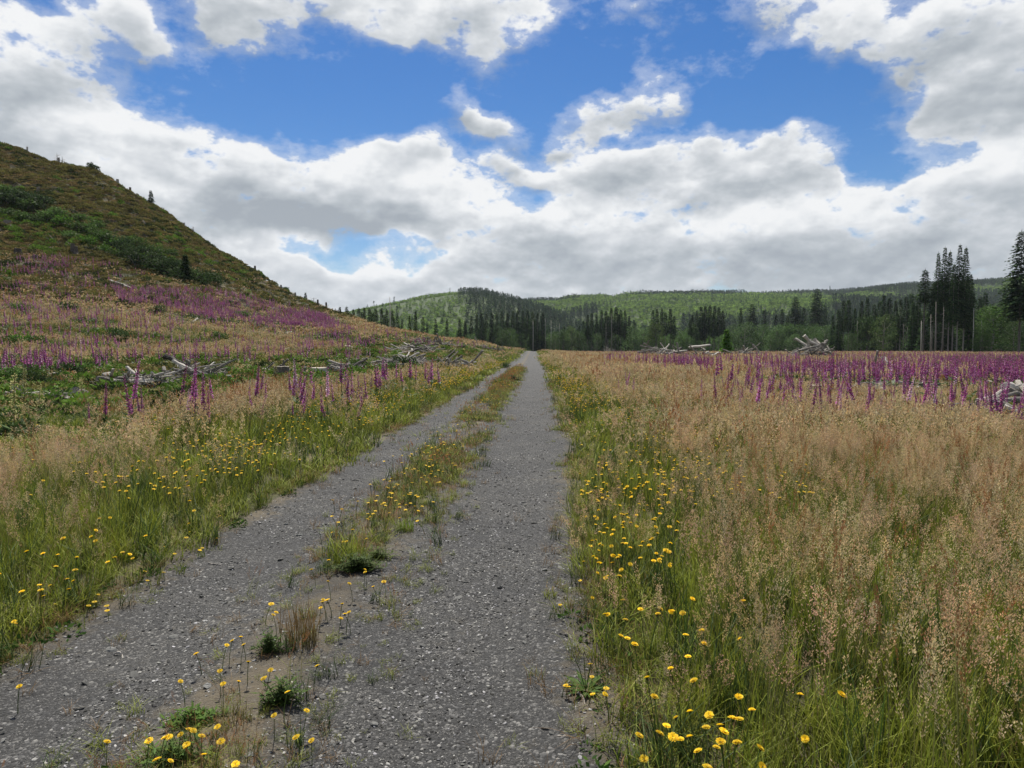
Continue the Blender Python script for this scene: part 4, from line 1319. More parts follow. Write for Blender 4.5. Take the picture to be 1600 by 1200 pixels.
for (x, y, pl) in heads:
    # the tallest stem whose foot still stands off the bare wheel track
    best = None
    for hh in ((.13, .10, .07) if pl == 'S' else (.34, .30, .26, .22, .18, .14, .10, .07)):
        p = pg(x, y, hh)
        if math.isnan(p.x): continue
        uu_ = p.x - ROADK * p.y
        best = (p, hh)
        if pl == 'S' or (pl == 'L' and uu_ < -2.86) or (pl == 'R' and uu_ > float(road_right(p.y)) + (.05 if hh < .2 else .16)): break
    if best is None: continue
    p, hh = best
    if p.y < 8.5:
        v = random.choice(low if hh < .2 else tallf)
        o = FP[v] if not fused[v] else copy_tree(FP[v]); fused[v] = 1
        sc_ = hh / FPH[v]
        q = random.uniform(.85, 1.15)
        o.scale = (q, q, sc_)
    else:
        me_, h0 = random.choice(small)
        o = bpy.data.objects.new('yellow_wildflower', me_); COL.objects.link(o)
        o.scale = (1, 1, hh / h0)
    o.location = p; o.rotation_euler = (0, 0, random.uniform(0, 6.28))
    tag(o, UNIQ.get((x, y), FL[pl][0]), 'wildflower', FL[pl][1])
for v, o in enumerate(FP):
    if not fused[v]:
        for ch in list(o.children): bpy.data.objects.remove(ch)
        bpy.data.objects.remove(o)
# the countless small ones farther along both verges
fl = Pts()
SM = []
for k in range(3):
    s, hd = flower_meshes(.3, .016, False); s.add(hd.v, hd.f, list(hd.c)); SM.append(s.mesh('yellow_far', M_PETAL_I))
for k in range(3):
    s, hd = flower_meshes(.3, .022, False); s.add(hd.v, hd.f, list(hd.c)); SM.append(s.mesh('yellow_farther', M_PETAL_I))
n = 9000
Y = 6 + 64 * rng.uniform(0, 1, n) ** 1.35
side = rng.uniform(0, 1, n)
r_ = np.abs(rng.normal(0, 1, n))
u = np.where(side < .52, road_left(Y) - .1 - r_ * (1.7 + .03 * Y), np.where(side < .88, road_right(Y) + .1 + r_ * (.8 + .03 * Y), -1.33 + rng.normal(0, .25, n)))
X = u + ROADK * Y
k = rng.uniform(0, 1, n) < sstep(.35, .62, fbm(X * .8, Y * .4, 201)) * .9 + .08
k &= (X < 2.5 + .14 * Y)
X, Y, u = X[k], Y[k], u[k]; n = len(X)
ht = np.where(np.abs(u + 1.33) < .7, .55, 1.15) * rng.uniform(.8, 1.25, n)
b = rng.uniform(.85, 1.1, n)
fl.add(np.stack([X, Y, H(X, Y)], 1), np.where(Y > 22, 3, 0) + rng.integers(0, 3, n), np.stack([np.ones(n), np.ones(n), ht], 1), np.stack([b, b, b], 1), .1)
fl.build('yellow_flower_drift', SM, 'countless small yellow flowers farther along both verges', 'wildflowers')


# ------------------------------------------------------------------ single weeds and tufts on the road
def tuft_thing(x, y, label, cat, name, fn, off=0.0):
    root = empty(name, pg(x, y, off)); root.location.z += .008
    if 'bushy' in fn.__qualname__: root.scale = (.8, .8, .7)
    fn(root)
    tag(root, label, cat)
    return root


def mk_tuft(n, sp, h0, h1, w, c0, c1, lean=.8):
    def fn(root):
        mb = MB(); add_blades(mb, n, sp, h0, h1, w, c0, c1, lean); mb.build('blades', M_LEAF, root)
        mb = MB(); add_stems(mb, max(3, n // 40), sp * .5, h1 * .9, h1 * 1.3, .0025, TAN, .05, .01, 14, .009); mb.build('seed_sprays', M_LEAF, root)
    return fn


def mk_bushy(n, h, r, lw, c):
    """many thin leafy stems rising from one root"""
    def fn(root):
        st_, lf = MB(), MB()
        for i in range(n):
            a = random.uniform(0, 6.283); q = 1.35 * r * random.random() ** .6 * (.6 + .4 * math.sin(2 * a + 1)) ; hh = h * random.uniform(.2, 1.1) * (1 - .6 * min(1, q / r / 1.35) ** 2)
            b = Vector((math.cos(a) * q * .25, math.sin(a) * q * .25, 0)); t_ = Vector((math.cos(a) * q, math.sin(a) * q, hh))
            st_.tube([tuple(b), tuple(b.lerp(t_, .55) + Vector((0, 0, .05 * hh))), tuple(t_)], [.0020, .0016, .001], 3, vary((.07, .09, .03)))
            for k in range(9):
                f = random.uniform(.12, 1); p_ = b.lerp(t_, f); aa = random.uniform(0, 6.283)
                lf.leaf(p_, (math.cos(aa), math.sin(aa), random.uniform(-.1, .9)), lw * random.uniform(.22, .4), lw * random.uniform(.7, 1.4), vary(c, .3), (0, 0, 1))
        st_.build('stems', M_LEAF, root); lf.build('leaves', M_LEAF, root)
    return fn


def mk_rosette(n, l, wv, c, nst=4, sh=.18):
    def fn(root):
        mb = MB()
        for i in range(n):
            a = i * 2.4; e = random.uniform(.1, .7)
            L = l * random.uniform(.6, 1.1)
            d = Vector((math.cos(a), math.sin(a), e)); sd = Vector((-math.sin(a), math.cos(a), 0)); W = wv * random.uniform(.7, 1.2)
            cc = vary(c, .25); pts, cs, fs = [], [], []
            for k in range(6):
                t = k / 5
                p = d * L * t + Vector((0, 0, -.5 * L * e * t * t)); ww = W * math.sin(math.pi * (.12 + .85 * t)) * (1 if k % 2 else .65)
                pts += [tuple(p - sd * ww), tuple(p + Vector((0, 0, -.004))), tuple(p + sd * ww)]; cs += [cc] * 3
            for k in range(5):
                for j in range(2): fs.append((k * 3 + j, k * 3 + j + 1, k * 3 + j + 4, k * 3 + j + 3))
            mb.add(pts, fs, cs)
        mb.build('leaves', M_LEAF, root)
        st_ = MB()
        for i in range(nst):
            a = random.uniform(0, 6.28); q = random.uniform(.02, .1)
            st_.tube([(0, 0, 0), (math.cos(a) * q * .5, math.sin(a) * q * .5, sh * .6), (math.cos(a) * q, math.sin(a) * q, sh * random.uniform(.8, 1.1))], [.0022, .002, .0015], 4, (.10, .12, .04))
        st_.build('stem', M_LEAF, root)
    return fn


tuft_thing(632, 832, 'bright yellow-green grass tuft alone beside the middle strip', 'grass tuft', 'grass_tuft', mk_tuft(110, .09, .08, .2, .005, (.14, .22, .02), (.30, .40, .05)))
tuft_thing(860, 937, 'small pale green grass tuft on the gravel near the right verge', 'grass tuft', 'grass_tuft', mk_tuft(60, .05, .05, .11, .004, YG0, YG1))
tuft_thing(915, 1085, 'flat leafy weed rosette at the right edge of the gravel', 'weed', 'weed_rosette', mk_rosette(22, .13, .016, (.07, .12, .03)))
tuft_thing(440, 1108, 'dense dark green weed nearest the camera in the middle strip', 'weed', 'leafy_weed', mk_bushy(60, .17, .11, .045, (.07, .115, .028)))
tuft_thing(300, 1135, 'low fresh green weed on the left side of the middle strip', 'weed', 'leafy_weed', mk_bushy(60, .10, .14, .045, (.075, .135, .025)))
tuft_thing(420, 1025, 'dark feathery weed beside a rusty dry grass tuft', 'weed', 'leafy_weed', mk_bushy(60, .17, .13, .035, (.06, .10, .025)))
tuft_thing(468, 1010, 'tall rusty dry grass tuft in the middle strip', 'grass tuft', 'grass_tuft', mk_tuft(150, .10, .16, .34, .0035, (.10, .09, .03), (.32, .19, .08), .6))
tuft_thing(558, 897, 'large green weed clump in the middle strip', 'weed', 'leafy_weed', mk_bushy(130, .17, .2, .05, (.07, .105, .03)))
tuft_thing(540, 885, 'grassy tuft growing against the large weed clump', 'grass tuft', 'grass_tuft', mk_tuft(120, .16, .15, .34, .005, GR0, GR1))
tuft_thing(270, 1195, 'dark weed at the very bottom of the middle strip', 'weed', 'leafy_weed', mk_bushy(60, .12, .16, .04, (.065, .11, .027)))
tuft_thing(365, 1135, 'short straw tuft between two green weeds', 'grass tuft', 'grass_tuft', mk_tuft(70, .08, .05, .12, .004, (.12, .11, .04), (.24, .2, .08)))
tuft_thing(803, 597, 'dark shrubby weed in the far middle strip', 'weed', 'leafy_weed', mk_bushy(110, .45, .5, .12, (.04, .06, .02)))
tuft_thing(590, 875, 'low mixed weed at the right side of the middle strip', 'weed', 'leafy_weed', mk_bushy(50, .13, .18, .04, (.07, .10, .025)))
# ------------------------------------------------------------------ trees
NC = [(.042, .074, .029), (.056, .094, .034), (.032, .058, .025)]


def conifer_meshes(h, rad, bare, seed, dens=1.0, dead=True, shape=1.0, cols_=NC, step=.5, quadw=.36):
    """tapered trunk; whorls of drooping sprays; dead grey limbs on the bare part below"""
    random.seed(seed)
    tk = MB()
    sw = random.uniform(-.01, .01) * h
    def ax(z): return Vector((sw * (z / h) ** 2, 0, z))
    tr = .0078 * h
    tk.tube([ax(h * t) for t in (-.01, .03, .3, .6, .85, 1)], [tr * 1.35, tr, tr * .8, tr * .5, tr * .22, .02], 7, (1, 1, 1))
    db = MB()
    if dead and bare > .1:
        z = h * .06
        while z < h * bare * 1.1:
            for _ in range(random.randint(1, 3)):
                a = random.uniform(0, 6.283); L = rad * random.uniform(.25, .65) * (.5 + .5 * z / (h * bare))
                d = Vector((math.cos(a), math.sin(a), random.uniform(-.45, .05)))
                db.tube([ax(z), ax(z) + d * L], [.035, .012], 3, (.5, .47, .43))
            z += random.uniform(.35, .9)
    cr = MB()
    z = h * bare
    while z < h * .985:
        t = (z - h * bare) / (h * (1 - bare))
        prof = (1 - t) ** (.78 * shape) * (min(1, .45 + t * 4) if bare > .12 else 1)
        R_ = rad * prof * random.uniform(.78, 1.12) + .12
        nb = max(8, int((5 + 5.5 * R_ / max(rad, .1)) * dens))
        a0 = random.uniform(0, 6.283)
        for i in range(nb):
            if random.random() < .07: continue
            a = a0 + 6.283 * i / nb + random.uniform(-.3, .3)
            L = R_ * random.uniform(.6, 1.15)
            rise = .30 * t - .12
            d = Vector((math.cos(a), math.sin(a), 0)); sd = Vector((-math.sin(a), math.cos(a), 0))
            ns = max(2, int(L / .55))
            zz = z + random.uniform(-.2, .2)
            c = vary(random.choice(cols_), .3)
            for k in range(ns):
                f = (k + .6) / ns
                p = ax(zz) + d * L * f + Vector((0, 0, L * (rise * f - .34 * f * f) * 1.0))
                w_ = quadw * (1.35 - .7 * f) * (1 + .2 * min(L, 3)) * (1 - .28 * t)
                for s_ in (-1, 0, 1):
                    if s_ and random.random() < .12: continue
                    dd = d * (.75 if s_ else 1) + sd * s_ * .75 + Vector((0, 0, -.30 + random.uniform(-.3, .25)))
                    cr.leaf(p + Vector((0, 0, random.uniform(-.06, .06))), dd, w_ * .75, w_ * random.uniform(1.5, 2.3), vary(c, .18), (random.gauss(0, .45), random.gauss(0, .45), 1))
        z += step * random.uniform(.7, 1.25) * (1 - .35 * t)
    # the leading shoot
    cr.leaf(ax(h * .965), (0, 0, 1), .16, h * .045, cols_[0]); cr.leaf(ax(h * .965), (.05, 0, 1), .16, h * .04, cols_[1], (1, 0, 0))
    return tk, db, cr


def conifer_proto(name, h, rad, bare, seed, **kw):
    root = empty(name)
    tk, db, cr = conifer_meshes(h, rad, bare, seed, **kw)
    tk.build('trunk', M_BARK, root, True)
    if db.v: db.build('dead_branches', M_BARK, root)
    cr.build('crown', M_NEEDLE, root)
    root['h'] = h
    return root


def broad_meshes(h, rad, seed, cols_, nleaf=2600, lw=.42, low=.12):
    random.seed(seed)
    tk, cr = MB(), MB()
    tk.tube([(0, 0, -.2), (0, 0, h * .15), (.02 * h, 0, h * .45), (.01 * h, .02 * h, h * .8)], [.022 * h, .016 * h, .011 * h, .003 * h], 7, (1, 1, 1))
    lobes = []
    nl = 15
    for i in range(nl):
        t = low + (1 - low) * (i + .5) / nl
        a = i * 2.4 + random.uniform(-.4, .4)
        prof = math.sin(math.pi * min(.97, (.16 + .80 * t))) ** .7
        q = rad * prof * random.uniform(.35, .72)
        c = Vector((math.cos(a) * q, math.sin(a) * q, h * t * .93))
        r_ = rad * random.uniform(.30, .5)
        lobes.append((c, r_))
        s = Vector((0, 0, h * min(t * .75, .7)))
        tk.tube([s, (s + c) / 2 + Vector((0, 0, -.02 * h)), c], [.007 * h, .005 * h, .002 * h], 4, (1, 1, 1))
    for (c, r_) in lobes:
        b = random.uniform(.6, 1.65)
        for _ in range(nleaf // nl):
            v = Vector((random.gauss(0, 1), random.gauss(0, 1), random.gauss(0, 1))).normalized()
            rr = r_ * (random.random() ** .38) * random.uniform(.85, 1.22)
            p = c + Vector((v.x * rr, v.y * rr, v.z * rr * .85))
            if p.z < .15: p.z = random.uniform(.1, .6)
            d = v + Vector((random.gauss(0, .6), random.gauss(0, .6), random.gauss(0, .5) - .1))
            cc = vary(random.choice(cols_), .25)
            cr.leaf(p, d, lw * random.uniform(.5, .8), lw * random.uniform(.9, 1.5), tuple(x * b for x in cc), v + Vector((random.gauss(0, .5),) * 3))
    return tk, cr


def broad_proto(name, h, rad, seed, cols_, **kw):
    root = empty(name)
    tk, cr = broad_meshes(h, rad, seed, cols_, **kw)
    tk.build('trunk', M_BARK, root, True); cr.build('crown', M_LEAF, root)
    root['h'] = h
    return root


DG = [(.052, .095, .028), (.065, .115, .032), (.045, .08, .026)]
LG = [(.075, .115, .030), (.09, .13, .04), (.06, .10, .028)]
BG = [(.07, .15, .022), (.10, .20, .03), (.05, .11, .02)]
YGc = [(.13, .19, .03), (.16, .22, .04)]
PROTO = {}


def proto(key, fn):
    if key not in PROTO:
        PROTO[key] = fn(); return PROTO[key], True
    return copy_tree(PROTO[key]), False


KINDS = {
    'full0': lambda: conifer_proto('conifer', 24, 3.6, .04, 101), 'full1': lambda: conifer_proto('conifer', 24, 3.0, .06, 102), 'full2': lambda: conifer_proto('conifer', 24, 3.3, .10, 103, shape=.85),
    'half0': lambda: conifer_proto('conifer', 26, 2.8, .36, 104), 'half1': lambda: conifer_proto('conifer', 26, 2.5, .42, 105, shape=.8), 'half2': lambda: conifer_proto('conifer', 26, 3.0, .30, 106),
    'narrow': lambda: conifer_proto('conifer', 24, 2.0, .05, 107, dens=1.1), 'broad': lambda: conifer_proto('conifer', 26, 5.2, .10, 108, shape=.75, dens=1.1),
    'tall0': lambda: conifer_proto('conifer', 32, 4.2, .32, 109, step=.5, shape=1.1), 'tall1': lambda: conifer_proto('conifer', 32, 3.7, .34, 110, step=.52, shape=1.0), 'tall2': lambda: conifer_proto('conifer', 32, 4.6, .26, 111, step=.5, shape=1.1),
    'thin': lambda: conifer_proto('conifer', 26, 2.4, .62, 112, dens=.9, step=.45), 'edge': lambda: conifer_proto('conifer', 30, 5.2, .30, 113, step=.5, dens=1.1),
    'rag': lambda: conifer_proto('conifer', 24, 2.6, .25, 114, dens=.55, step=.7),
    'dec0': lambda: broad_proto('broadleaf_tree', 14, 5.4, 201, DG), 'dec1': lambda: broad_proto('broadleaf_tree', 14, 4.2, 202, DG), 'dec2': lambda: broad_proto('broadleaf_tree', 14, 6.4, 203, DG),
    'lit0': lambda: broad_proto('broadleaf_tree', 16, 4.6, 204, LG, lw=.36), 'grn0': lambda: broad_proto('broadleaf_tree', 14, 5.6, 205, [(.06, .115, .024), (.08, .145, .028), (.045, .09, .022)], nleaf=3200),
}


def tree(key, px, top, Yd, group, template, cat='conifer'):
    tx, tz = ray(px, top)
    X = float(tx) * Yd
    g = float(H(X, Yd))
    h = CAMZ + float(tz) * Yd - g
    o, _ = proto(key, KINDS[key])
    s = h / o['h'] if 'h' in o else 1
    o.location = (X, Yd, g - .15)
    ws = s * (random.uniform(.72, .9) if key.startswith('tall') else random.uniform(1.05, 1.35)) * (1 if s > .6 else .95)
    o.scale = (ws, ws, s); o.rotation_euler = (0, 0, random.uniform(0, 6.28))
    in_row(o, group, template, cat)
    return o


random.seed(31)
FULL, HALF = ['full0', 'full1', 'full2'], ['half0', 'half1', 'half2']
G1 = 'conifers behind the grassy bank'
for px, top, Y in [(523, 484, 330), (531, 478, 300), (541, 477, 306), (552, 482, 300), (560, 480, 296), (569, 479, 305), (578, 480, 300), (587, 481, 297), (596, 480, 300), (604, 482, 303), (613, 484, 300), (621, 490, 296), (628, 497, 300), (545, 486, 292), (565, 486, 290), (583, 486, 288), (600, 490, 288), (616, 496, 290)]:
    tree(random.choice(FULL + ['narrow']), px, top, Y, G1, 'dark conifer in the stand behind the grassy bank')
for px, top, Y, k, l in [(640, 492, 300, 'narrow', 'smaller of two pointed dark conifers behind the bank'), (649, 485, 298, 'narrow', 'taller of two pointed dark conifers behind the bank'), (661, 494, 330, 'rag', 'thin ragged conifer before the wooded hill'),
                      (667, 504, 310, 'narrow', 'small pointed conifer before the wooded hill'), (681, 498, 330, 'rag', 'ragged conifer with sparse limbs before the wooded hill')]:
    tree(k, px, top, Y, 'single conifers before the wooded hill', l)
G2 = 'conifers left of where the road vanishes'
for px, top in [(718, 497), (727, 500), (736, 494), (745, 490), (752, 487), (760, 489), (768, 486), (776, 486), (785, 485), (793, 488), (801, 485), (809, 483), (817, 484), (824, 482), (832, 485), (840, 487), (848, 486), (756, 498), (790, 500), (820, 498)]:
    tree(random.choice(FULL + HALF), px, top, 410 + random.uniform(-14, 22), G2, 'dark conifer in the long stand where the road vanishes')
for px, top in [(718, 497), (733, 516)]: pass
G3 = 'conifers in the stand above the pale heap'
for px, top in [(918, 490), (925, 487), (932, 490), (940, 483), (947, 485), (955, 480), (963, 478), (970, 483), (977, 484), (983, 492), (950, 492), (967, 490), (912, 500)]:
    tree(random.choice(HALF + ['full1']), px, top, 400 + random.uniform(-10, 20), G3, 'dark bare-stemmed conifer in the clump beyond the low mound')
G4 = 'conifers in the small clump beyond the road'
for px, top in [(1020, 483), (1027, 481), (1034, 480), (1040, 487), (1048, 481), (1053, 492)]:
    tree(random.choice(HALF), px, top, 385 + random.uniform(-8, 12), G4, 'conifer in the small clump beyond the dark brush heaps')
G5 = 'conifers in the dense block beyond the field'
for px, top in [(1082, 490), (1089, 484), (1096, 478), (1103, 477), (1110, 475), (1117, 476), (1124, 478), (1130, 484), (1100, 488), (1115, 487), (1078, 498)]:
    tree(random.choice(HALF + ['half0']), px, top, 370 + random.uniform(-8, 12), G5, 'tall conifer in the dense dark block beyond the heaps')
G6 = 'conifers standing high behind the deciduous trees'
for px, top, Y, k in [(1158, 480, 520, 'full0'), (1175, 474, 520, 'broad'), (1195, 482, 520, 'full2'), (1222, 482, 480, 'full0'), (1243, 463, 470, 'broad'), (1256, 478, 480, 'full2'), (1276, 450, 450, 'broad'), (1290, 476, 470, 'full0'), (1212, 490, 500, 'full1')]:
    tree(k, px, top, Y, G6, 'broad hazy conifer behind the low deciduous trees')
G7 = 'conifers along the forest edge'
for px, top in [(1302, 490), (1311, 482), (1319, 468), (1327, 467), (1336, 480), (1347, 469), (1356, 464), (1366, 474), (1375, 468), (1382, 460), (1391, 463), (1400, 468), (1408, 466), (1417, 462), (1425, 456), (1432, 476), (1345, 486), (1370, 488), (1402, 486), (1438, 485)]:
    tree(random.choice(HALF + FULL), px, top, 290 + random.uniform(-8, 18), G7, 'conifer along the forest edge between heap and tall trees')
G8 = 'tallest conifers in the cluster'
tree('thin', 1446, 419, 205, G8, 'slim tall conifer with a short crown beside the tall cluster')
for px, top, k, l in [(1467, 392, 'tall1', 'tall spiky conifer in the high cluster'), (1477, 384, 'tall0', 'tall spiky conifer in the high cluster'), (1486, 390, 'tall1', 'tall spiky conifer in the high cluster'), (1500, 380, 'tall0', 'tall spiky conifer in the high cluster'), (1510, 384, 'tall2', 'tall spiky conifer in the high cluster'), (1492, 410, 'tall1', 'tall spiky conifer in the high cluster'), (1517, 425, 'full1', 'tall spiky conifer in the high cluster'), (1459, 440, 'half1', 'tall spiky conifer in the high cluster')]:
    tree(k, px, top, 200 + random.uniform(-4, 6), G8, l)
for px, top in [(1436, 462), (1448, 455), (1463, 452), (1476, 446), (1490, 442), (1504, 448), (1519, 452), (1531, 462), (1427, 470)]:
    tree(random.choice(FULL), px, top, 236 + random.uniform(-8, 12), 'dark conifers behind the tall cluster', 'dark conifer filling in behind the tall cluster')
tree('edge', 1599, 358, 165, 'conifers at the near forest corner', 'largest conifer with bare pale lower trunk at the forest corner')
for px, top, Y, k in [(1625, 380, 180, 'tall2'), (1650, 395, 172, 'tall0'), (1685, 390, 170, 'tall2'), (1720, 380, 165, 'edge'), (1572, 452, 230, 'full2'), (1540, 455, 260, 'full0'), (1610, 440, 220, 'full0')]:
    tree(k, px, top, Y, 'conifers at the near forest corner', 'conifer in the dark forest behind the corner tree')
# dead standing poles
def snag(px, top, Yd, group, template, r=.16):
    tx, tz = ray(px, top); X = float(tx) * Yd; g = float(H(X, Yd)); h = CAMZ + float(tz) * Yd - g
    root = empty('dead_tree', (X, Yd, g - .2))
    tk = MB(); tk.tube([(0, 0, 0), (.05, 0, h * .5), (.0, .1, h)], [r, r * .75, r * .3], 6, (1, 1, 1)); tk.build('trunk', M_LOG, root, True)
    db = MB()
    for _ in range(int(h * 1.1)):
        z = random.uniform(.25, .97) * h; a = random.uniform(0, 6.28); L = random.uniform(.3, 1.0)
        db.tube([(0, 0, z), (math.cos(a) * L, math.sin(a) * L, z + random.uniform(-.3, .2))], [.03, .01], 3, (1, 1, 1))
    db.build('dead_branches', M_LOG, root)
    in_row(root, group, template, 'dead tree')
for px, top in [(1455, 490), (1463, 470), (1475, 478), (1440, 500), (1522, 480), (1534, 500)]: snag(px, top, 196, 'dead poles under the tall conifers', 'bare grey dead pole under the tall conifers')
for px, top in [(1340, 500), (1412, 505), (1418, 510)]: snag(px, top, 280, 'dead poles along the forest edge', 'thin dead pole along the forest edge')
for px, top in [(833, 500), (852, 497), (861, 500), (874, 505), (956, 490), (947, 505)]: snag(px, top, 392, 'dead poles far beyond the road', 'thin grey dead pole in the far treeline', .22)
snag(609, 463, 210, 'lone pole', 'single very tall thin bare pole before the dark stand', .28)

G9 = 'deciduous trees along the valley edge'
for px, top, Y, k, l in [(690, 520, 350, 'dec0', 'low round bushy tree below the wooded hill'), (707, 525, 370, 'dec2', 'low round bushy tree below the wooded hill'), (735, 522, 360, 'dec2', 'low round bushy tree below the wooded hill'), (784, 515, 385, 'dec1', 'grey-green round tree before the dark stand'), (796, 512, 380, 'dec0', 'grey-green round tree before the dark stand'),
                         (880, 514, 380, 'dec1', 'pale green bushy tree beyond the road end'), (893, 508, 385, 'lit0', 'pale green bushy tree beyond the road end'), (905, 516, 380, 'dec0', 'pale green bushy tree beyond the road end'), (868, 522, 384, 'dec2', 'pale green bushy tree beyond the road end'), (934, 520, 384, 'dec1', 'pale green bushy tree beyond the road end'),
                         (992, 508, 385, 'dec0', 'dark round tree between the conifer clumps'), (1005, 512, 380, 'dec2', 'dark round tree between the conifer clumps'), (1025, 503, 372, 'lit0', 'slender grey-green tree before the small conifer clump'), (1066, 516, 365, 'dec0', 'dark round tree between the conifer clumps'), (1081, 505, 366, 'dec1', 'dark round tree between the conifer clumps'), (1074, 523, 360, 'dec2', 'dark round tree between the conifer clumps'),
                         (1142, 508, 380, 'dec0', 'dark round tree beside the dense conifer block'), (1165, 503, 340, 'dec2', 'large rounded tree right of the dense conifer block'), (1193, 506, 350, 'dec0', 'rounded tree in the low green row'), (1214, 508, 345, 'dec2', 'rounded tree in the low green row'), (1233, 505, 345, 'dec1', 'rounded tree in the low green row'), (1252, 507, 340, 'dec2', 'rounded tree in the low green row'), (1272, 505, 340, 'dec0', 'rounded tree in the low green row'), (1290, 508, 330, 'dec2', 'rounded tree in the low green row'), (1205, 522, 320, 'dec0', 'rounded tree in the low green row'), (1240, 522, 318, 'dec2', 'rounded tree in the low green row'), (1275, 520, 318, 'dec0', 'rounded tree in the low green row'), (1304, 520, 318, 'dec1', 'rounded tree in the low green row'),
                         (1381, 489, 262, 'lit0', 'pale olive tree standing before the dark forest edge'), (1357, 492, 280, 'dec1', 'slim tree standing before the dark forest edge'), (1330, 520, 270, 'dec0', 'low tree standing before the dark forest edge'),
                         (1537, 505, 190, 'dec1', 'dark bushy tree behind the leaning log'), (1552, 478, 215, 'grn0', 'big bright green tree between cluster and corner conifer'), (1568, 470, 235, 'dec0', 'tall dark tree behind the bright green tree'), (1530, 490, 225, 'dec2', 'dark bushy tree behind the leaning log'), (1585, 500, 190, 'dec0', 'dark bushy tree behind the leaning log')]:
    tree(k, px, top, Y, G9, l, 'tree')
random.seed(44)
for i in range(34):
    px = 700 + 26.5 * i + random.uniform(-9, 9)
    if px > 1600: break
    Y = (395 if px < 1130 else 335) + random.uniform(5, 30)
    if px > 1430: Y = 240 + random.uniform(0, 20)
    if random.random() < .55:
        tree(random.choice(['dec0', 'dec1', 'dec2', 'lit0']), px, random.uniform(508, 524), Y, 'low leafy trees filling the treeline', 'low leafy tree filling the gaps of the far treeline', 'tree')
    else:
        tree(random.choice(FULL + ['half2']), px, random.uniform(490, 508), Y + 15, 'smaller conifers filling the treeline', 'smaller conifer filling the gaps of the far treeline')
for o in bpy.data.objects:
    if 'h' in o: del o['h']

# ---- shrubs and saplings
def shrub_proto(key, r, h, n, lw, cols_, seed):
    def fn():
        random.seed(seed)
        root = empty('shrub')
        tk = MB()
        for i in range(5):
            a = i * 1.26
            tk.tube([(0, 0, -.1), (math.cos(a) * r * .35, math.sin(a) * r * .35, h * .45), (math.cos(a) * r * .6, math.sin(a) * r * .6, h * .75)], [.04 * r, .03 * r, .012 * r], 4, (1, 1, 1))
        cr = MB()
        lob = [(Vector((math.cos(i * 2.4) * r * random.uniform(.1, .62), math.sin(i * 2.4) * r * random.uniform(.1, .62), h * random.uniform(.28, .8))), r * random.uniform(.28, .5)) for i in range(9)]
        for c, q in lob:
            b = random.uniform(.7, 1.35)
            for _ in range(n // 9):
                v = Vector((random.gauss(0, 1), random.gauss(0, 1), random.gauss(0, 1))).normalized()
                p = c + v * q * random.random() ** .4 * random.uniform(.85, 1.25)
                p.z = max(p.z, .03)
                cr.leaf(p, v + Vector((random.gauss(0, .6), random.gauss(0, .6), random.gauss(0, .4) + .2)), lw * random.uniform(.5, .8), lw * random.uniform(.9, 1.5), tuple(x * b for x in vary(random.choice(cols_), .25)), v)
        tk.build('stems', M_BARK, root); cr.build('foliage', M_LEAF, root)
        return root
    return proto(key, fn)[0]


SHK = {'sd': (1.0, 1.0, 620, .15, [(.036, .062, .02), (.05, .082, .026)], 301), 'sm': (1.0, 1.0, 620, .15, [(.058, .105, .027), (.078, .135, .032)], 302), 'sb': (1.0, 1.0, 620, .15, BG, 303),
       'sy': (1.0, 1.0, 520, .15, YGc, 304), 'so': (1.0, .8, 520, .13, [(.06, .065, .025), (.08, .085, .03)], 305), 'sd2': (1.0, 1.1, 560, .17, [(.03, .054, .02), (.046, .074, .026)], 306), 'sm2': (1.0, .9, 620, .14, [(.045, .08, .02), (.065, .11, .028)], 307)}


def shrub(key, x, y, size, group, template, hh=1.0, cat='shrub'):
    p = sky_pt(x) if group == 'bushes on the hill skyline' else pg(x, y)
    o = shrub_proto(key, *SHK[key])
    o.location = p - Vector((0, 0, .06 * size)); o.scale = (size, size, size * hh); o.rotation_euler = (0, 0, random.uniform(0, 6.28))
    in_row(o, group, template, cat)
    return o


random.seed(77)
GA = 'dark shrubs along the foot of the steep slope'
for x, y, s in [(215, 418, 2.6), (232, 424, 2.4), (250, 428, 2.8), (262, 432, 2.6), (275, 438, 2.8), (302, 442, 2.8), (318, 444, 2.4), (330, 442, 2.2), (338, 447, 1.8), (205, 404, 2.4), (222, 402, 2.2), (246, 416, 2.4), (190, 395, 2.6), (262, 418, 2.0), (283, 426, 2.2)]:
    shrub(random.choice(['sd', 'sd2', 'sd']), x, y, s, GA, 'dark green shrub in the thicket at the slope foot', .95)
GB = 'bright shrubs low on the steep slope'
for x, y, s in [(100, 352, 2.6), (118, 360, 2.4), (135, 366, 2.8), (150, 372, 2.6), (165, 380, 2.8), (182, 388, 2.6), (198, 384, 2.4), (215, 388, 2.6), (232, 396, 2.4), (246, 400, 2.2), (268, 402, 2.0), (125, 348, 2.2), (150, 358, 2.2), (90, 340, 2.6), (110, 376, 2.2), (140, 385, 2.4), (165, 396, 2.2), (180, 404, 2.0)]:
    shrub(random.choice(['sm', 'sm2', 'sb', 'sm']), x, y, s, GB, 'mid green shrub low on the steep slope', .75)
GC = 'dark brush at the left end of the slope'
for x, y, s in [(5, 322, 3.2), (22, 326, 3.2), (40, 330, 3.0), (56, 332, 3.2), (10, 306, 2.6), (30, 314, 3.0), (48, 318, 2.6), (65, 322, 2.6), (72, 345, 2.4), (58, 350, 2.2), (35, 345, 2.4), (12, 340, 2.4)]:
    shrub(random.choice(['sd', 'sd2', 'sm']), x, y, s, GC, 'dark bush in the brush patch high on the left', .7)
GD = 'green bushes on the grassy slope'
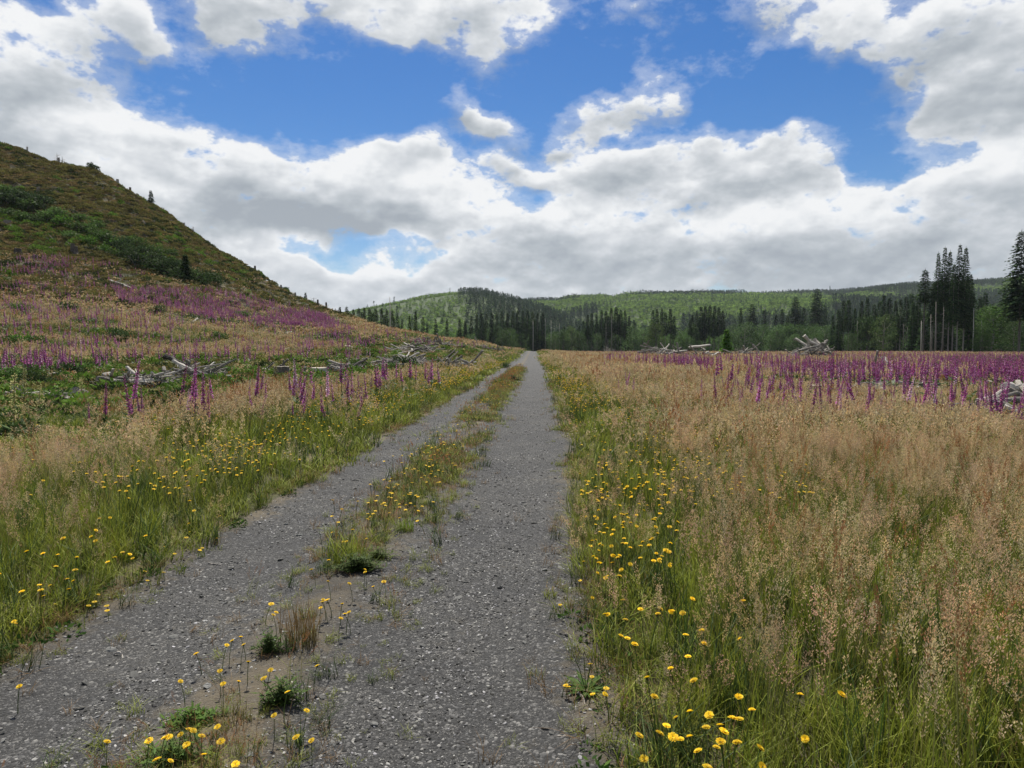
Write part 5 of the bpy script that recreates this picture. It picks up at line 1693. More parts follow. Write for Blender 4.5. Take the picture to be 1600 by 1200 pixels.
for x, y, s, k in [(15, 545, 1.2, 'sm2'), (35, 541, 1.3, 'sb'), (58, 543, 1.2, 'sm'), (72, 548, .9, 'sm2'), (182, 531, 1.4, 'sm'), (195, 533, 1.2, 'sd'), (15, 600, .9, 'sm'), (35, 596, 1.0, 'sm2'), (62, 606, .8, 'sd'), (98, 594, .6, 'sb'), (112, 588, .8, 'sd'), (124, 584, .7, 'sm'), (20, 575, 1.0, 'sm'), (345, 532, 1.2, 'sm2'), (380, 500, 1.6, 'sm'), (245, 490, 1.4, 'sd'), (110, 488, 1.5, 'sd'), (30, 490, 1.4, 'sm'), (470, 545, .9, 'sm'), (520, 530, 1.0, 'sd'), (245, 575, .5, 'sm'), (355, 585, .55, 'sm'), (160, 668, .32, 'sd'), (170, 680, .25, 'sm'), (150, 650, .4, 'sm'), (352, 660, .28, 'sb'), (20, 690, .5, 'sd'), (8, 668, .5, 'sd'), (632, 578, 1.1, 'sd'), (620, 574, .9, 'sd2'), (560, 578, .9, 'sm'), (610, 582, .8, 'sm'), (575, 540, 1.3, 'so'), (580, 505, 1.6, 'so'), (572, 508, 1.2, 'sd'), (600, 520, 1.0, 'so'), (790, 575, .6, 'sd'), (440, 548, .8, 'sd'), (505, 548, .9, 'sd')]:
    shrub(k, x, y, s, GD, 'green bush on the grassy slope' if y < 600 else 'low green bush in the near meadow', .75)
for x, y, s, k, l in [(152, 268, 1.9, 'sd2', 'dark round bush on the hill skyline'), (60, 241, .8, 'sd', 'tiny bush near the hilltop'), (300, 350, 1.0, 'sd', 'small bush partway down the skyline'), (288, 345, .8, 'so', 'small bush partway down the skyline'), (312, 362, .9, 'so', 'small bush partway down the skyline'), (326, 376, .9, 'so', 'small bush partway down the skyline'), (425, 452, 1.0, 'sd', 'small bush low on the skyline'), (448, 466, 1.0, 'sd2', 'small bush low on the skyline'), (130, 262, .9, 'so', 'tiny bush near the hilltop'), (215, 306, .8, 'so', 'tiny bush near the hilltop')]:
    shrub(k, x, y + 1, s, 'bushes on the hill skyline', l, .9)
for x, y, s, k, l, hh in [(1242, 545, 1.9, 'sb', 'bright green bush left of the tall log heap', .9), (1222, 548, 1.2, 'sm', 'mid green bush left of the tall log heap', .8), (1563, 546, 1.6, 'sy', 'yellow-green bush beside the leaning log', .75), (1525, 545, 1.3, 'sb', 'low bright bush before the dark forest', .6), (1385, 583, .8, 'sm2', 'green bush with pale sticks in the field', .8), (1400, 586, .7, 'sm', 'green bush with pale sticks in the field', .7), (1562, 580, .55, 'sd', 'narrow dark bush among foxgloves', 1.6), (1490, 566, 1.2, 'sm', 'low green patch of bush among foxgloves', .6), (1440, 571, 1.2, 'sm2', 'low green patch of bush among foxgloves', .5), (1120, 559, 1.6, 'so', 'yellow-olive bush between two brush heaps', .6), (970, 546.5, 4.2, 'sy', 'rounded yellow-green mound at the far field edge', .45), (955, 546, 2.6, 'sb', 'bright green bush beside the rounded mound', .8), (868, 561, .9, 'sd', 'dark bush at the road edge far off', .7), (875, 558, .8, 'so', 'dark bush at the road edge far off', .6), (1012, 549, 1.6, 'sd2', 'dark bush in the blackened brush heap', .7), (1183, 552, 1.2, 'sd2', 'dark bush over the low brush heap', .5), (885, 566, .6, 'so', 'brownish weed bush beside the far road', .8)]:
    shrub(k, x, y, s, 'bushes in the wide field', l, hh)
for px in range(1322, 1440, 13):
    p = pg(px, 548); shrub(random.choice(['sd', 'sm', 'sm']), px, 548, 1.6, 'low bramble bushes before the forest edge', 'low bramble bush before the forest edge', .55)


def sapling(x, y, h, label, seed, cols_, rad=.28):
    p = sky_pt(x) if 'skyline' in label else pg(x, y)
    o = conifer_proto('conifer_sapling', h, h * rad, .02, seed, dead=False, cols_=cols_, step=h * .05, quadw=h * .055, dens=1.2)
    del o['h']
    o.location = p - Vector((0, 0, .05)); tag(o, label, 'sapling')


sapling(1135, 559, 5.2, 'bright green young conifer among the brush heaps', 401, BG, .3)
sapling(290, 441, 5.0, 'dark young conifer rising from the slope thicket', 402, NC, .26)
sapling(241, 322, 3.6, 'dark leaning young conifer on the hill skyline', 403, NC, .3)
sapling(478, 472, 2.2, 'tiny dark young conifer low on the skyline', 404, NC, .3)

# ---- the forested far hills: one far-off mass
FK = []
def far_tree(h, r, n, cols_, conical=True):
    mb = MB()
    for i in range(n):
        t = random.random() ** .8
        rr = r * (1 - t) if conical else r * math.sin(math.pi * (.15 + .8 * t)) ** .7
        a = random.uniform(0, 6.283); q = rr * math.sqrt(random.uniform(.2, 1))
        d = (math.cos(a), math.sin(a), -.35 if conical else random.uniform(-.3, .8)); n_ = 0
        mb.leaf((math.cos(a) * q * .5, math.sin(a) * q * .5, h * (.06 + .9 * t)), d, r * .42, r * random.uniform(.4, .75), vary(random.choice(cols_), .3), (random.gauss(0, .5), random.gauss(0, .5), 1))
    mb.leaf((0, 0, h * .8), (0, 0, 1), r * .25, h * .22, cols_[0], (1, 0, 0))
    return mb.mesh('far_tree', M_NEEDLE_I)
FD = [(.022, .042, .020), (.030, .055, .024)]
FLt = [(.14, .225, .045), (.175, .265, .055), (.115, .19, .04)]
for _ in range(3): FK.append(far_tree(26, 4.2, 90, FD))
for _ in range(3): FK.append(far_tree(10, 4.2, 60, FLt, False))
for _ in range(3): FK.append(far_tree(17, 4.0, 72, [(.07, .13, .034), (.09, .155, .04)]))
ff = Pts()
# the dark wood behind the single trees, then the slopes
n = 7000
Y = rng.uniform(470, 700, n); X = rng.uniform(-.32, .95, n) * Y
k = ~((Y < 540) & (X < -.06 * Y))
X, Y = X[k], Y[k]; n = len(X)
lowm = fbm(X / 60, Y / 60, 240)
s = rng.uniform(.4, .78, n) * np.where(X / Y < -.1, .55, 1) * (.6 + .7 * lowm)
b = rng.uniform(.75, 1.25, n)
zz = np.where(Y > 560, np.maximum(HILL(X, Y), 0), 0)
ff.add(np.stack([X, Y, zz - .5], 1), np.where(lowm > .46, 6, 0) + rng.integers(0, 3, n), np.stack([s, s, s], 1), np.stack([b, b, b], 1), .03)
n = 56000
t = rng.uniform(-.40, .90, n); Y = np.sqrt(rng.uniform(620 ** 2, 2600 ** 2, n)); X = t * Y
ha, hb = HA(X, Y), HB(X, Y); zz = np.maximum(ha, hb)
k = (zz > 1)
# keep only slopes that face this way
e = 30.0
k &= (HILL(X, Y + e) > zz - 2)
X, Y, zz, ha, hb, t = [q[k] for q in (X, Y, zz, ha, hb, t)]; n = len(X)
isA = ha >= hb
stand = fbm(X / 260, Y / 330, 260, 3)
rowA = 800 + F * t
dark = np.where(isA, sstep(.62, .72, stand) * .7 + sstep(720, 755, rowA) * sstep(.40, .54, stand + .03) * .8 + sstep(95, 125, zz) * sstep(715, 735, rowA), sstep(.50, .58, stand) + sstep(2300, 2420, Y) * (rowA < 1230) * 1.0 + (Y < 1000) * .25)
dark = np.where(isA & (rowA < 715), dark * np.where(Y > 1150, .0, .35), dark)
light = np.where(isA, 1.3 - dark, sstep(.56, .48, stand) * 1.3)
kd = pick(n, [0, 3, 6], [np.clip(dark, .01, 1) * 1.2, np.clip(light, .04, 1.2), np.full(n, .25)])
s = rng.uniform(.7, 1.15, n) * np.where(kd == 0, np.where(Y > 1500, .55, .7), np.where(kd == 6, .65, .75)) * np.where(isA & (kd != 0), .8, 1) * np.where(isA & (Y > 1150), .75, 1)
b = rng.uniform(.78, 1.25, n)
ff.add(np.stack([X, Y, zz - .5], 1), kd + rng.integers(0, 3, n), np.stack([s * 1.25, s * 1.25, s], 1), np.stack([b, b, b * rng.uniform(.9, 1.1, n)], 1), .03)
ff.build('hill_forest', FK, 'forest of dark conifers and paler young stands covering the far hills', 'forest')
tx, tz = ray(1297, 446)
o = copy_tree(PROTO['full1']); yy = 1900.0
o.location = (float(tx) * yy, yy, HILL(float(tx) * yy, yy)); s = (CAMZ + float(tz) * yy - o.location.z) / 24; s = max(.8, min(s, 2.2)); o.scale = (s, s, s)
tag(o, 'single taller tree breaking the far hill skyline', 'conifer', 'none')
del o['group']
# ------------------------------------------------------------------ logs, stumps and slash
random.seed(55)
def log_mesh(seed, L, r0, r1, stubs, mat, jag=.25, n=9, crook=.05):
    random.seed(seed)
    mb = MB()
    k = 8
    off = [Vector((random.gauss(0, crook), 0, random.gauss(0, crook))) * L * .3 for _ in range(k)]
    pts = []
    for i in range(k):
        t = i / (k - 1)
        pts.append(Vector((0, L * (t - .5), 0)) + off[i] * .5 + (off[i - 1] * .5 if i else Vector()))
    rads = [(r0 + (r1 - r0) * i / (k - 1)) * random.uniform(.88, 1.12) for i in range(k)]
    mb.tube([tuple(p) for p in pts], rads, n, (1, 1, 1), True, jag)
    for _ in range(stubs):
        i = random.randint(1, k - 2); a = random.uniform(0, 6.28)
        d = Vector((math.cos(a), random.uniform(-.2, .7), math.sin(a))).normalized(); l = random.uniform(.06, .22) * L
        mb.tube([tuple(pts[i]), tuple(pts[i] + d * l)], [rads[i] * .4, rads[i] * .15], 5, (1, 1, 1))
    return mb.mesh('log', mat)


LOGS = [log_mesh(600 + i, 1.0, .045, .028, s, M_LOG) for i, s in enumerate([0, 1, 2, 3, 1, 0, 2, 4])]
STICKS = [log_mesh(620 + i, 1.0, .02, .008, s, M_LOG, .1, 6, .09) for i, s in enumerate([2, 3, 1, 4, 2])]
DARKS = [log_mesh(640 + i, 1.0, .05, .03, s, M_LOGD) for i, s in enumerate([1, 3, 2])]
random.seed(56)


def log_between(A, B, r, group, template, dark=False, stick=False, cat='log'):
    A, B = Vector(A), Vector(B)
    L = (B - A).length
    me_ = random.choice(DARKS if dark else (STICKS if stick else LOGS))
    o = bpy.data.objects.new('branch' if stick else 'log', me_)
    COL.objects.link(o)
    o.name = 'dead_branch' if stick else 'log'
    q = (B - A).to_track_quat('Y', 'Z')
    o.rotation_mode = 'QUATERNION'; o.rotation_quaternion = q
    o.location = (A + B) / 2
    rs_ = r / (.014 if stick else .036)
    o.scale = (rs_, L, rs_)
    in_row(o, group, template, 'branch' if stick else cat)
    return o


def at_depth(px, py, Y):
    tx, tz = ray(px, py)
    return Vector((float(tx) * Y, Y, CAMZ + float(tz) * Y))


twigs = Pts()
def brush_at(P, n):
    P = np.array(P); b = rng.uniform(.6, 1.25, len(P))
    twigs.add(P, rng.integers(0, 5, len(P)), rng.uniform(.5, 1.2, len(P)) * n, np.stack([b, b, b], 1), .4)


HK = 1.0
def heap(cx, by, hw_px, h, n, lr, rr, group, template, tilt=.3, nsticks=0, dark=.1, az=None, depth=None, brush=0, squash=.7, brush_s=1.0, peak=True):
    c = pg(cx, by)
    Yc = c.y
    hw = hw_px * Yc / F
    hd = depth if depth else hw * squash
    ps = []
    n = int(n * HK)
    for i in range(n + nsticks):
        st_ = i >= n
        a = random.uniform(0, 6.28); q = math.sqrt(random.random()) * .9
        x, y = c.x + math.cos(a) * q * hw, Yc + math.sin(a) * q * hd
        L = random.uniform(*lr) * (.8 if st_ else 1) * (.64 if HK > 1 else 1)
        aa = random.uniform(0, 6.28) if az is None else random.gauss(az, .5 if HK == 1 else 1.0)
        el_ = random.gauss(0, tilt * (1.7 if HK > 1 else 1))
        d = Vector((math.cos(aa) * math.cos(el_), math.sin(aa) * math.cos(el_), math.sin(el_)))
        g = float(H(x, y)); r = random.uniform(*rr) * (.4 if st_ else 1) * (.62 if HK > 1 else 1)
        prof = max(0, 1 - q * q) if peak else 1
        z = g + r + random.random() * h * prof * (1.1 if HK > 1 else 1)
        A = Vector((x, y, z)) - d * L / 2; B = Vector((x, y, z)) + d * L / 2
        lift = 0
        for P in (A, B): lift = max(lift, float(H(P.x, P.y)) + .02 - P.z)
        A.z += lift * .8; B.z += lift * .8
        log_between(A, B, r, group, template if not st_ else template.replace('log', 'branch').replace('timber', 'branch'), random.random() < dark, st_)
    if brush:
        P = []
        for _ in range(int(brush * (.8 if HK > 1 else .7))):
            a = random.uniform(0, 6.28); q = math.sqrt(random.random())
            x, y = c.x + math.cos(a) * q * hw, Yc + math.sin(a) * q * hd
            P.append((x, y, float(H(x, y)) + random.random() * .75 * h * max(0, 1 - q * q)))
        brush_at(P, brush_s)


# the tall heap in the field
T1 = 'bleached log in the tall heap'; GT = 'logs of the tall heap'
YB = 100.0
for (x0, y0, x1, y1, r, dy) in [(1242.5, 529, 1271, 546.5, .17, 1.5), (1256, 525, 1281, 543, .22, 0), (1273, 530, 1291, 551, .22, 1.2), (1285, 539, 1293, 531.5, .24, -1.5), (1289, 546, 1305, 559, .18, -1), (1281, 545, 1294, 560, .13, 1),
                             (1265, 548, 1272, 532, .14, 1), (1250, 548, 1282, 538, .13, -1.5), (1262, 556, 1285, 541, .12, 2), (1240, 552, 1262, 541, .12, 1), (1226, 545.5, 1233, 551, .10, 1), (1235, 553, 1250, 544, .09, -1), (1272, 556, 1300, 545, .13, 2), (1296, 556, 1304, 541, .09, .5), (1245, 543, 1252, 556, .08, .6), (1265, 546, 1270, 558, .09, -.5), (1278, 552, 1310, 555, .12, 1), (1230, 556, 1255, 553, .11, -1), (1258, 541, 1277, 544, .15, 2), (1292, 541, 1299, 552, .12, 1.6)]:
    yb = YB + random.uniform(-1.6, 1.2)
    dy *= min(1, math.hypot(x1 - x0, y1 - y0) / 26) * .8
    log_between(at_depth(x0, y0, yb + dy), at_depth(x1, y1, yb - dy), r * .95, GT, T1)
for _ in range(26):
    x = random.gauss(1266, 20); y = 557 - abs(random.gauss(0, 7)) * max(.2, 1 - abs(x - 1268) / 50); a = random.uniform(-.9, .9); l = random.uniform(4, 9)
    yb = YB + random.uniform(-2, 1)
    log_between(at_depth(x - l * math.cos(a), y + l * math.sin(a), yb), at_depth(x + l * math.cos(a), y - l * math.sin(a), yb + random.uniform(-1, 1)), random.uniform(.03, .06), GT, 'thin grey branch sticking from the tall heap', False, True)
brush_at([(lambda p, x: (p.x, p.y, p.z + random.random() * 2.3 * max(.1, 1 - abs(x - 1268) / 42)))(at_depth(x, 558, YB + random.uniform(-1.5, 2)), x) for x in [random.gauss(1266, 17) for _ in range(46)]], 1.0)

# the low heaps out in the field
heap(1048, 560, 22, 2.4, 15, (2.5, 4.5), (.08, .18), 'logs of the splayed heap', 'pale log in the splayed root heap', .45, 10, .1, brush=22)
heap(1016, 558, 22, 2.6, 9, (2, 4), (.07, .14), 'logs of the blackened heap', 'dark log in the blackened brush heap', .35, 14, .75, brush=44, brush_s=1.2)
heap(1100, 561, 26, 1.9, 14, (2, 4.5), (.08, .17), 'logs of the broad low heap', 'grey log in the broad low heap', .25, 10, .15, brush=24)
heap(1168, 559, 26, 2.0, 12, (2.5, 5), (.07, .15), 'logs of the slanting heap', 'slanting grey log in the heap right of the young conifer', .4, 12, .15, az=.5, brush=26)
heap(945, 549, 15, 3.0, 12, (3, 6), (.14, .3), 'logs of the farthest pale heap', 'pale log in the farthest heap', .3, 6, 0, brush=18, brush_s=2.2)
heap(907, 548.5, 8, 2.4, 7, (3, 5), (.14, .26), 'logs of the small far heap', 'pale log in the small far heap beyond the road', .3, 0, .1, brush=10, brush_s=2)
heap(1385, 588, 20, .5, 7, (.8, 2), (.04, .08), 'pale sticks by the green bush', 'pale log poking from the green bush in the field', .6, 5, 0)
heap(1095, 576, 16, .2, 4, (1.5, 3), (.06, .1), 'half hidden field logs', 'pale log half hidden in far grass', .1)
# fallen pieces half hidden in the nearer field
heap(1352, 618, 22, .30, 7, (.8, 1.8), (.06, .11), 'half hidden nearer field logs', 'pale log half hidden in grass under the foxgloves', .18, 3, 0, brush=5, brush_s=.5)
heap(1425, 612, 46, .35, 10, (.9, 2.2), (.05, .10), 'long row of weathered field logs', 'weathered log in the row behind the foxgloves', .12, 4, .05, az=.1, squash=.3)
heap(1578, 606, 22, .4, 4, (1.5, 2.6), (.07, .11), 'logs behind the near right heap', 'grey log lying behind the near splintered heap', .08, 2, .1, az=0, squash=.3)
heap(1250, 600, 26, .3, 4, (.7, 1.6), (.04, .08), 'scattered field sticks', 'weathered log among scattered foxgloves', .2, 3, .2)
# the near heap at the right edge
GR_, TR_ = 'timbers of the near splintered heap', 'long splintered timber in the near right heap'
for (x0, y0, x1, y1, Ya, Yb_, r) in [(1527, 637, 1585, 612, 17.5, 18.2, .06), (1535, 637, 1590, 620, 17.2, 17.9, .05), (1528, 639, 1612, 627, 17.0, 17.4, .055), (1571, 614, 1625, 626, 18.2, 18.6, .10), (1583, 632, 1640, 650, 16.8, 16.4, .05), (1560, 640, 1600, 648, 16.5, 16.0, .06), (1575, 617, 1640, 640, 18.0, 17.6, .07), (1530, 645, 1575, 652, 16.4, 16.0, .04), (1590, 613, 1650, 611, 18.6, 19, .07), (1570, 645, 1630, 660, 16, 15.5, .05), (1592, 606, 1622, 640, 18.5, 17.2, .05), (1490, 641, 1530, 638, 17.4, 17.3, .03), (1600, 640, 1680, 640, 17, 17.5, .09), (1610, 618, 1690, 632, 18, 17.5, .08)]:
    log_between(at_depth(x0, y0 - 8, Ya * .9), at_depth(x1, y1 - 8, Yb_ * .9), r, GR_, TR_, cat='log')
heap(1590, 655, 46, .22, 14, (.4, 1.1), (.02, .045), 'splinters below the near right heap', 'short pale splintered log under the near right heap', .15, 16, .05, brush=24, brush_s=.35)
# leaning log with roots before the dark forest
p = pg(1548, 549)
log_between(at_depth(1547, 541, p.y), at_depth(1562, 529, p.y - 1), .26, 'leaning wood before the forest', 'pale leaning log before the dark forest')
log_between(at_depth(1539, 540, p.y), at_depth(1544, 526, p.y + 1), .12, 'leaning wood before the forest', 'thin pale upright branch before the dark forest', False, True)
for dx in (-4, 0, 3): log_between(at_depth(1546 + dx, 547, p.y), at_depth(1547 + dx * 1.7, 538, p.y - .6), .16, 'leaning wood before the forest', 'dark root of the leaning log', True)
heap(1593, 548, 10, .8, 4, (1.5, 3), (.08, .14), 'pale wood at the foot of the corner tree', 'pale log at the foot of the corner conifer', .5)

HK = 2.1
# left: flat slash beside the road
heap(75, 632, 52, .22, 12, (1.0, 2.6), (.05, .10), 'logs of the lowest slash strip', 'grey log in the flat strip nearest on the left', .07, 12, .08, az=.05, brush=26, brush_s=.5, squash=.28, peak=False)
heap(120, 626, 26, .3, 5, (.5, .9), (.10, .16), 'chunks of the lowest slash strip', 'short thick pale log chunk at the left strip', .2, 0, 0, squash=.4)
heap(215, 606, 62, .5, 26, (1.2, 3.2), (.05, .11), 'logs of the long slash heap', 'grey log in the long slash heap', .13, 34, .14, az=.1, brush=70, brush_s=.6, squash=.45)
heap(300, 596, 48, .6, 14, (1.4, 3.4), (.05, .11), 'logs of the far slash wing', 'weathered log in the rear wing of the slash heap', .16, 18, .2, az=.3, brush=34, brush_s=.6, squash=.4)
log_between(at_depth(167, 590, 31.6), at_depth(186, 603, 31.0), .20, 'logs of the long slash heap', 'thick white broken log on top of the slash heap')
log_between(at_depth(258, 557, 33.5), at_depth(289, 571, 33.0), .10, 'logs of the far slash wing', 'dark log rising behind the slash heap', True)
log_between(at_depth(288, 572, 33.2), at_depth(296, 562, 33.4), .14, 'logs of the far slash wing', 'dark upturned root behind the slash heap', True)
log_between(at_depth(86, 588, 32), at_depth(94, 577, 32), .05, 'scattered left sticks', 'pale upright branch among green bushes', False, True)
heap(400, 612, 18, .25, 5, (.7, 1.4), (.06, .13), 'pale pieces between slash heaps', 'pale log piece between the slash heaps', .2, 3, 0)
heap(425, 585, 26, .3, 7, (.9, 2), (.05, .12), 'weathered pieces by the bank', 'weathered log piece before the bank', .3, 6, .05, brush=8, brush_s=.5)
heap(487, 590, 16, .25, 4, (.6, 1.3), (.08, .16), 'stubs beside the foxglove clump', 'pale log stub beside the foxglove clump', .2, 2, 0)
# left: slash on the bank
heap(537, 582, 26, .45, 14, (1, 2.8), (.06, .14), 'logs at the foot of the bank', 'pale log in the heap at the foot of the bank', .18, 10, .05, az=.35, brush=18, brush_s=.7, squash=.5)
heap(628, 572, 46, .6, 34, (1.3, 3.6), (.06, .13), 'logs strewn down the bank', 'grey log strewn down the bank', .14, 24, .08, brush=60, brush_s=.8, depth=9)
heap(650, 550, 38, .6, 22, (1.6, 4), (.07, .15), 'logs across the upper bank', 'grey log across the upper bank', .14, 14, .08, az=-.3, brush=34, brush_s=.9, depth=8)
heap(716, 575, 28, .5, 15, (1.4, 3.6), (.06, .14), 'logs of the pale heap beside the road', 'pale log in the heap close to the road', .22, 10, .06, brush=16, brush_s=.7, squash=.4)
heap(690, 541, 46, .5, 18, (1.5, 3.5), (.08, .18), 'logs along the crest of the bank', 'pale log along the crest of the bank', .25, 8, .05, brush=20, brush_s=1.0, squash=.2)
heap(760, 546, 34, .5, 9, (1.5, 3.5), (.08, .16), 'logs at the low end of the crest', 'weathered log at the low end of the crest', .2, 6, .05, brush=14, brush_s=1.0, squash=.2)
# single pale logs and slash lines on the slope
for (x0, y0, x1, y1, r, l) in [(172, 439, 206, 451, .22, 'long pale fallen log across the purple slope'), (134, 428, 158, 439, .12, 'slim grey fallen log above the purple slope'), (236, 418, 243, 433, .13, 'pale leaning log below the thicket'), (262, 441, 276, 434, .10, 'curved pale log at the thicket foot'), (150, 432, 190, 437, .07, 'thin grey fallen log beside the long pale one'), (372, 478, 392, 470, .14, 'grey log in slash under the slope'), (385, 466, 400, 472, .12, 'grey log in slash under the slope'), (350, 462, 372, 468, .12, 'grey log in slash under the slope'), (5, 352, 40, 360, .18, 'thick weathered log high on the left slope'), (300, 505, 309, 498, .12, 'small pale log midway up the meadow slope'), (447, 522, 456, 519, .10, 'small pale log midway up the meadow slope'), (540, 541, 556, 545, .09, 'pale log lying above the bank'), (440, 548, 452, 545, .08, 'small pale log midway up the meadow slope')]:
    a, b = pg(x0, y0, .2), pg(x1, y1, .2)
    a.z += .25; b.z += .25
    if (a - b).length > 14: b = a + (b - a).normalized() * 14
    log_between(a, b, r, 'single logs on the slope', l)
P = px_ground([random.uniform(330, 520) for _ in range(60)], [random.uniform(455, 492) for _ in range(60)]); P = P[~np.isnan(P[:, 0])]
P = P[(P[:, 1] > 100)]
brush_at(P, 1.3)
P = px_ground([random.uniform(0, 330) for _ in range(130)], [random.uniform(240, 420) for _ in range(130)]); P = P[~np.isnan(P[:, 0])]; P = P[P[:, 1] < 190]
brush_at(P, 1.2)


# stumps left by the felling
def stump(x, y, h, r, group, template):
    p = sky_pt(x) if 'skyline' in group else pg(x, y)
    if math.isnan(p.x): return
    root = empty('stump', p, random.uniform(0, 6.28))
    mb = MB(); n = 14
    prof = [(1.75, -.25), (1.35, .02), (1.08, .3 * h), (1.0, h)]
    fl = [1 + .35 * max(0, math.sin(5 * 6.283 * j / n + 1)) for j in range(n)]
    vs, fs = [], []
    for i, (q, z) in enumerate(prof):
        for j in range(n):
            a = 6.283 * j / n; k = q * r * (1 + (fl[j] - 1) * max(0, 1 - i / 2.2)) * random.uniform(.95, 1.05)
            vs.append((math.cos(a) * k, math.sin(a) * k, z + (random.uniform(-.04, .04) * h if i == 3 else 0)))
    for i in range(3):
        for j in range(n): fs.append((i * n + j, i * n + (j + 1) % n, (i + 1) * n + (j + 1) % n, (i + 1) * n + j))
    mb.add(vs, fs, (1, 1, 1)); mb.build('bark', M_LOG if random.random() < .3 else M_LOGD, root)
    cf = MB(); top = [tuple(Vector(v) * 1.0) for v in vs[-n:]]
    cf.add(top + [(0, 0, h + .02)], [(j, (j + 1) % n, n) for j in range(n)], (1, 1, 1)); cf.build('cut_face', M_CUT, root)
    in_row(root, group, template, 'stump')


random.seed(90)
for (x, y, h, r, l) in [(28, 398, 1.0, .5, 'large grey stump left of the thicket'), (55, 407, .9, .4, 'dark stump left of the thicket'), (114, 395, 1.6, .35, 'thin pale double stump below the bushes'), (118, 396, 1.2, .35, 'thin pale double stump below the bushes'), (12, 352, .9, .6, 'broad weathered stump at the far left of the slope')]:
    stump(x, y, h, r, 'stumps under the steep slope', l)
for (x, y) in [(37, 270), (68, 268), (30, 255), (100, 298), (125, 312), (60, 300), (150, 322), (180, 340), (205, 358), (240, 350), (225, 372), (260, 378), (310, 402), (330, 420), (350, 430), (370, 440), (395, 452), (160, 300), (85, 262)]:
    stump(x, y, random.uniform(.5, .9), random.uniform(.18, .32), 'stumps on the steep slope', 'weathered stump on the steep slope')
for (x, y) in [(190, 287), (209, 302), (291, 356), (400, 428), (497, 478), (440, 462), (100, 243), (52, 232), (462, 468), (510, 484)]:
    stump(x, y + 1.5, random.uniform(.9, 1.8), random.uniform(.16, .3), 'stumps on the hill skyline', 'upright stump on the hill skyline')
stump(1274, 632, .55, .22, 'stumps in the field', 'pale splintered stump behind the bright foxglove')
stump(1286, 628, .4, .14, 'stumps in the field', 'small grey stump behind the bright foxglove')
stump(440, 592, .6, .35, 'stumps in the field', 'pale broken stump before the bank')
stump(500, 590, .5, .4, 'stumps in the field', 'mossy stump below the bank')
stump(101, 250, .4, .2, 'stumps in the field', 'bare twiggy stump near the hilltop')
# a bare dead sapling near the hilltop
def bare_sapling(x, y, h, l):
    p = sky_pt(x); root = empty('dead_sapling', p)
    mb = MB(); mb.tube([(0, 0, -.2), (.1, 0, h * .5), (.05, 0, h)], [.10, .07, .03], 5, (1, 1, 1)); mb.build('trunk', M_LOG, root)
    db = MB()
    for i in range(9):
        a = random.uniform(0, 6.28); z = h * random.uniform(.35, .95); L = random.uniform(.4, 1.1)
        db.tube([(.07, 0, z), (math.cos(a) * L, math.sin(a) * L, z + L * .4)], [.04, .015], 4, (1, 1, 1))
    db.build('dead_branches', M_LOG, root)
    in_row(root, 'bare saplings on the skyline', l, 'dead tree')
bare_sapling(97, 243, 2.6, 'bare dead sapling near the hilltop'); bare_sapling(105, 246, 2.2, 'bare dead sapling near the hilltop'); bare_sapling(305, 371, 1.8, 'bare dead sapling partway down the skyline'); bare_sapling(490, 478, 1.6, 'bare dead sapling low on the skyline')


def twig_cluster(mat):
    mb = MB()
    for _ in range(15):
        a, e = random.uniform(0, 6.28), random.gauss(0, .3)
        d = Vector((math.cos(a), math.sin(a), math.sin(e))); L = random.uniform(.4, 1.3)
        p = Vector((random.gauss(0, .4), random.gauss(0, .4), random.uniform(.02, .3)))
        g = random.uniform(.14, .42)
        mb.tube([tuple(p - d * L / 2), tuple(p + Vector((0, 0, random.uniform(-.05, .08)))), tuple(p + d * L / 2)], [.016, .02, .008], 4, (g, g * .94, g * .86))
    return mb.mesh('twigs', mat)


twigs.build('brushwood', [twig_cluster(M_TWIG_I) for _ in range(5)], 'tangled grey twigs and brush under the log heaps', 'brushwood')

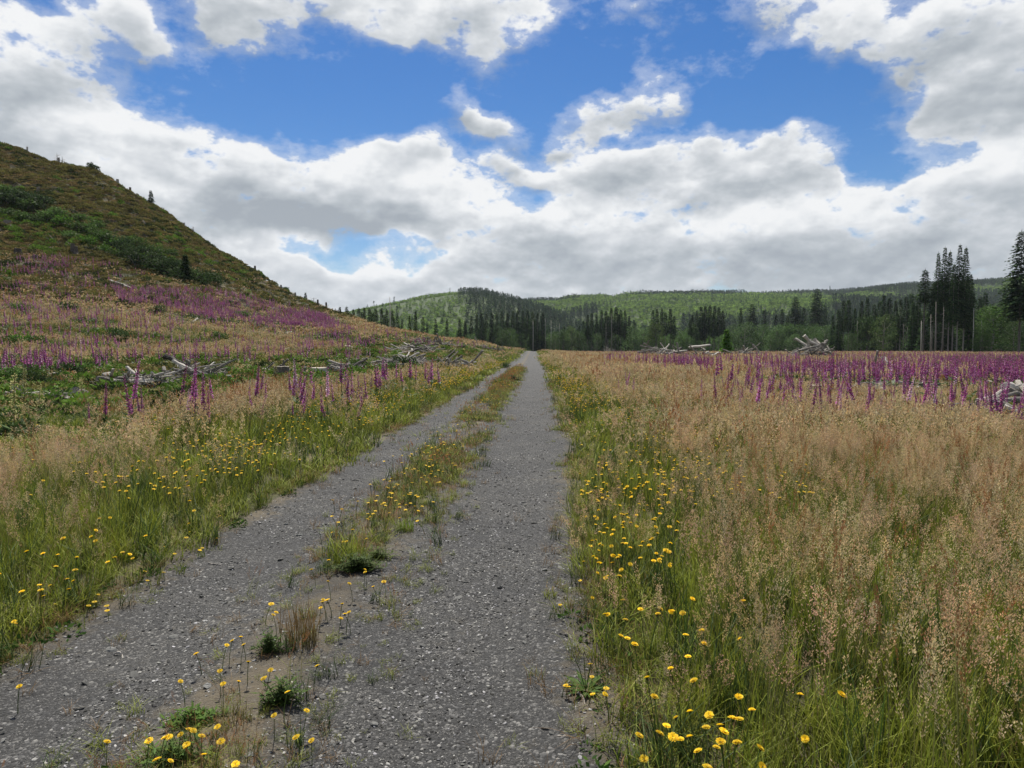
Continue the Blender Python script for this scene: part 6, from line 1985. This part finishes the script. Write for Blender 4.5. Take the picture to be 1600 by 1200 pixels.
# tall pale seed stalks of dock in the near left meadow
def dock(x, y, h, l):
    root = empty('dock_plant', pg(x, y, h * .5))
    st_ = MB(); st_.tube([(0, 0, -.05), (.02, 0, h * .5), (.05, 0, h)], [.010, .008, .004], 5, (.16, .15, .06)); st_.build('stem', M_LEAF, root)
    cr = MB()
    for i in range(170):
        t = random.uniform(.35, 1); a = random.uniform(0, 6.28); q = .13 * (1.1 - t) + .02
        b_ = random.randint(0, 6); ba = b_ * .9; qq = q * random.random() * 1.3
        cr.leaf((math.cos(ba) * qq + .04 * t, math.sin(ba) * qq, h * (t * .93) + qq * .6), (math.cos(a), math.sin(a), .8), .022, .035, vary((.36, .33, .15), .25))
    cr.build('seed_sprays', M_LEAF, root)
    lf = MB()
    for i in range(6):
        a = i * 2.4; lf.leaf((0, 0, .05 + .06 * i), (math.cos(a), math.sin(a), .5), .07, .26, vary((.06, .10, .03)), (0, 0, 1))
    lf.build('leaves', M_LEAF, root)
    in_row(root, 'tall pale dock plants', l, 'dock plant')
for x, y, h in [(20, 640, 1.25), (37, 606, 1.2), (60, 630, .9), (126, 610, .9), (430, 580, 1.0)]: dock(x, y, h, 'tall pale seeding dock plant by the slash')
# a few pale twigs lying on the gravel
for i, (x0, y0, x1, y1) in enumerate([(882, 998, 898, 1006), (916, 1000, 924, 980), (904, 1090, 918, 1113), (910, 1153, 930, 1140), (880, 938, 888, 945), (326, 884, 345, 886), (178, 1030, 200, 1032)]):
    a, b = pg(x0, y0), pg(x1, y1); a.z += .014; b.z += .016
    log_between(a, b, .005, 'twigs on the gravel', 'small pale twig lying on the gravel', False, True)


# past about three hundred of a kind the smallest to be seen become one mass of slash
def demote(name, most, newname, label, cat):
    os_ = [o for o in COL.objects if o.name.split('.')[0] == name and o.type == 'MESH']
    def size(o): return max(o.scale.y, .1) * (o.scale.x ** .5) / max(o.location.y, 1)
    os_.sort(key=size, reverse=True)
    vs, fs, mats = [], [], None
    out = os_[most:]
    if not out: return
    for o in out:
        o_m = Matrix.LocRotScale(o.location, o.rotation_quaternion, o.scale)
        b = len(vs)
        vs.extend(tuple(o_m @ v.co) for v in o.data.vertices)
        fs.extend(tuple(i + b for i in p_.vertices) for p_ in o.data.polygons)
        for k, l in ROWS.items():
            if o in l: l.remove(o)
        bpy.data.objects.remove(o)
    me_ = bpy.data.meshes.new(newname); me_.from_pydata(vs, [], fs); me_.materials.append(M_LOG); me_.update()
    o = bpy.data.objects.new(newname, me_); COL.objects.link(o)
    tag(o, label, cat, None, 'stuff')


demote('log', 296, 'slash_log_litter', 'countless smaller grey logs littering the felled ground', 'slash')
demote('dead_branch', 290, 'slash_branch_litter', 'countless thin dead branches littering the felled ground', 'slash')

label_rows()
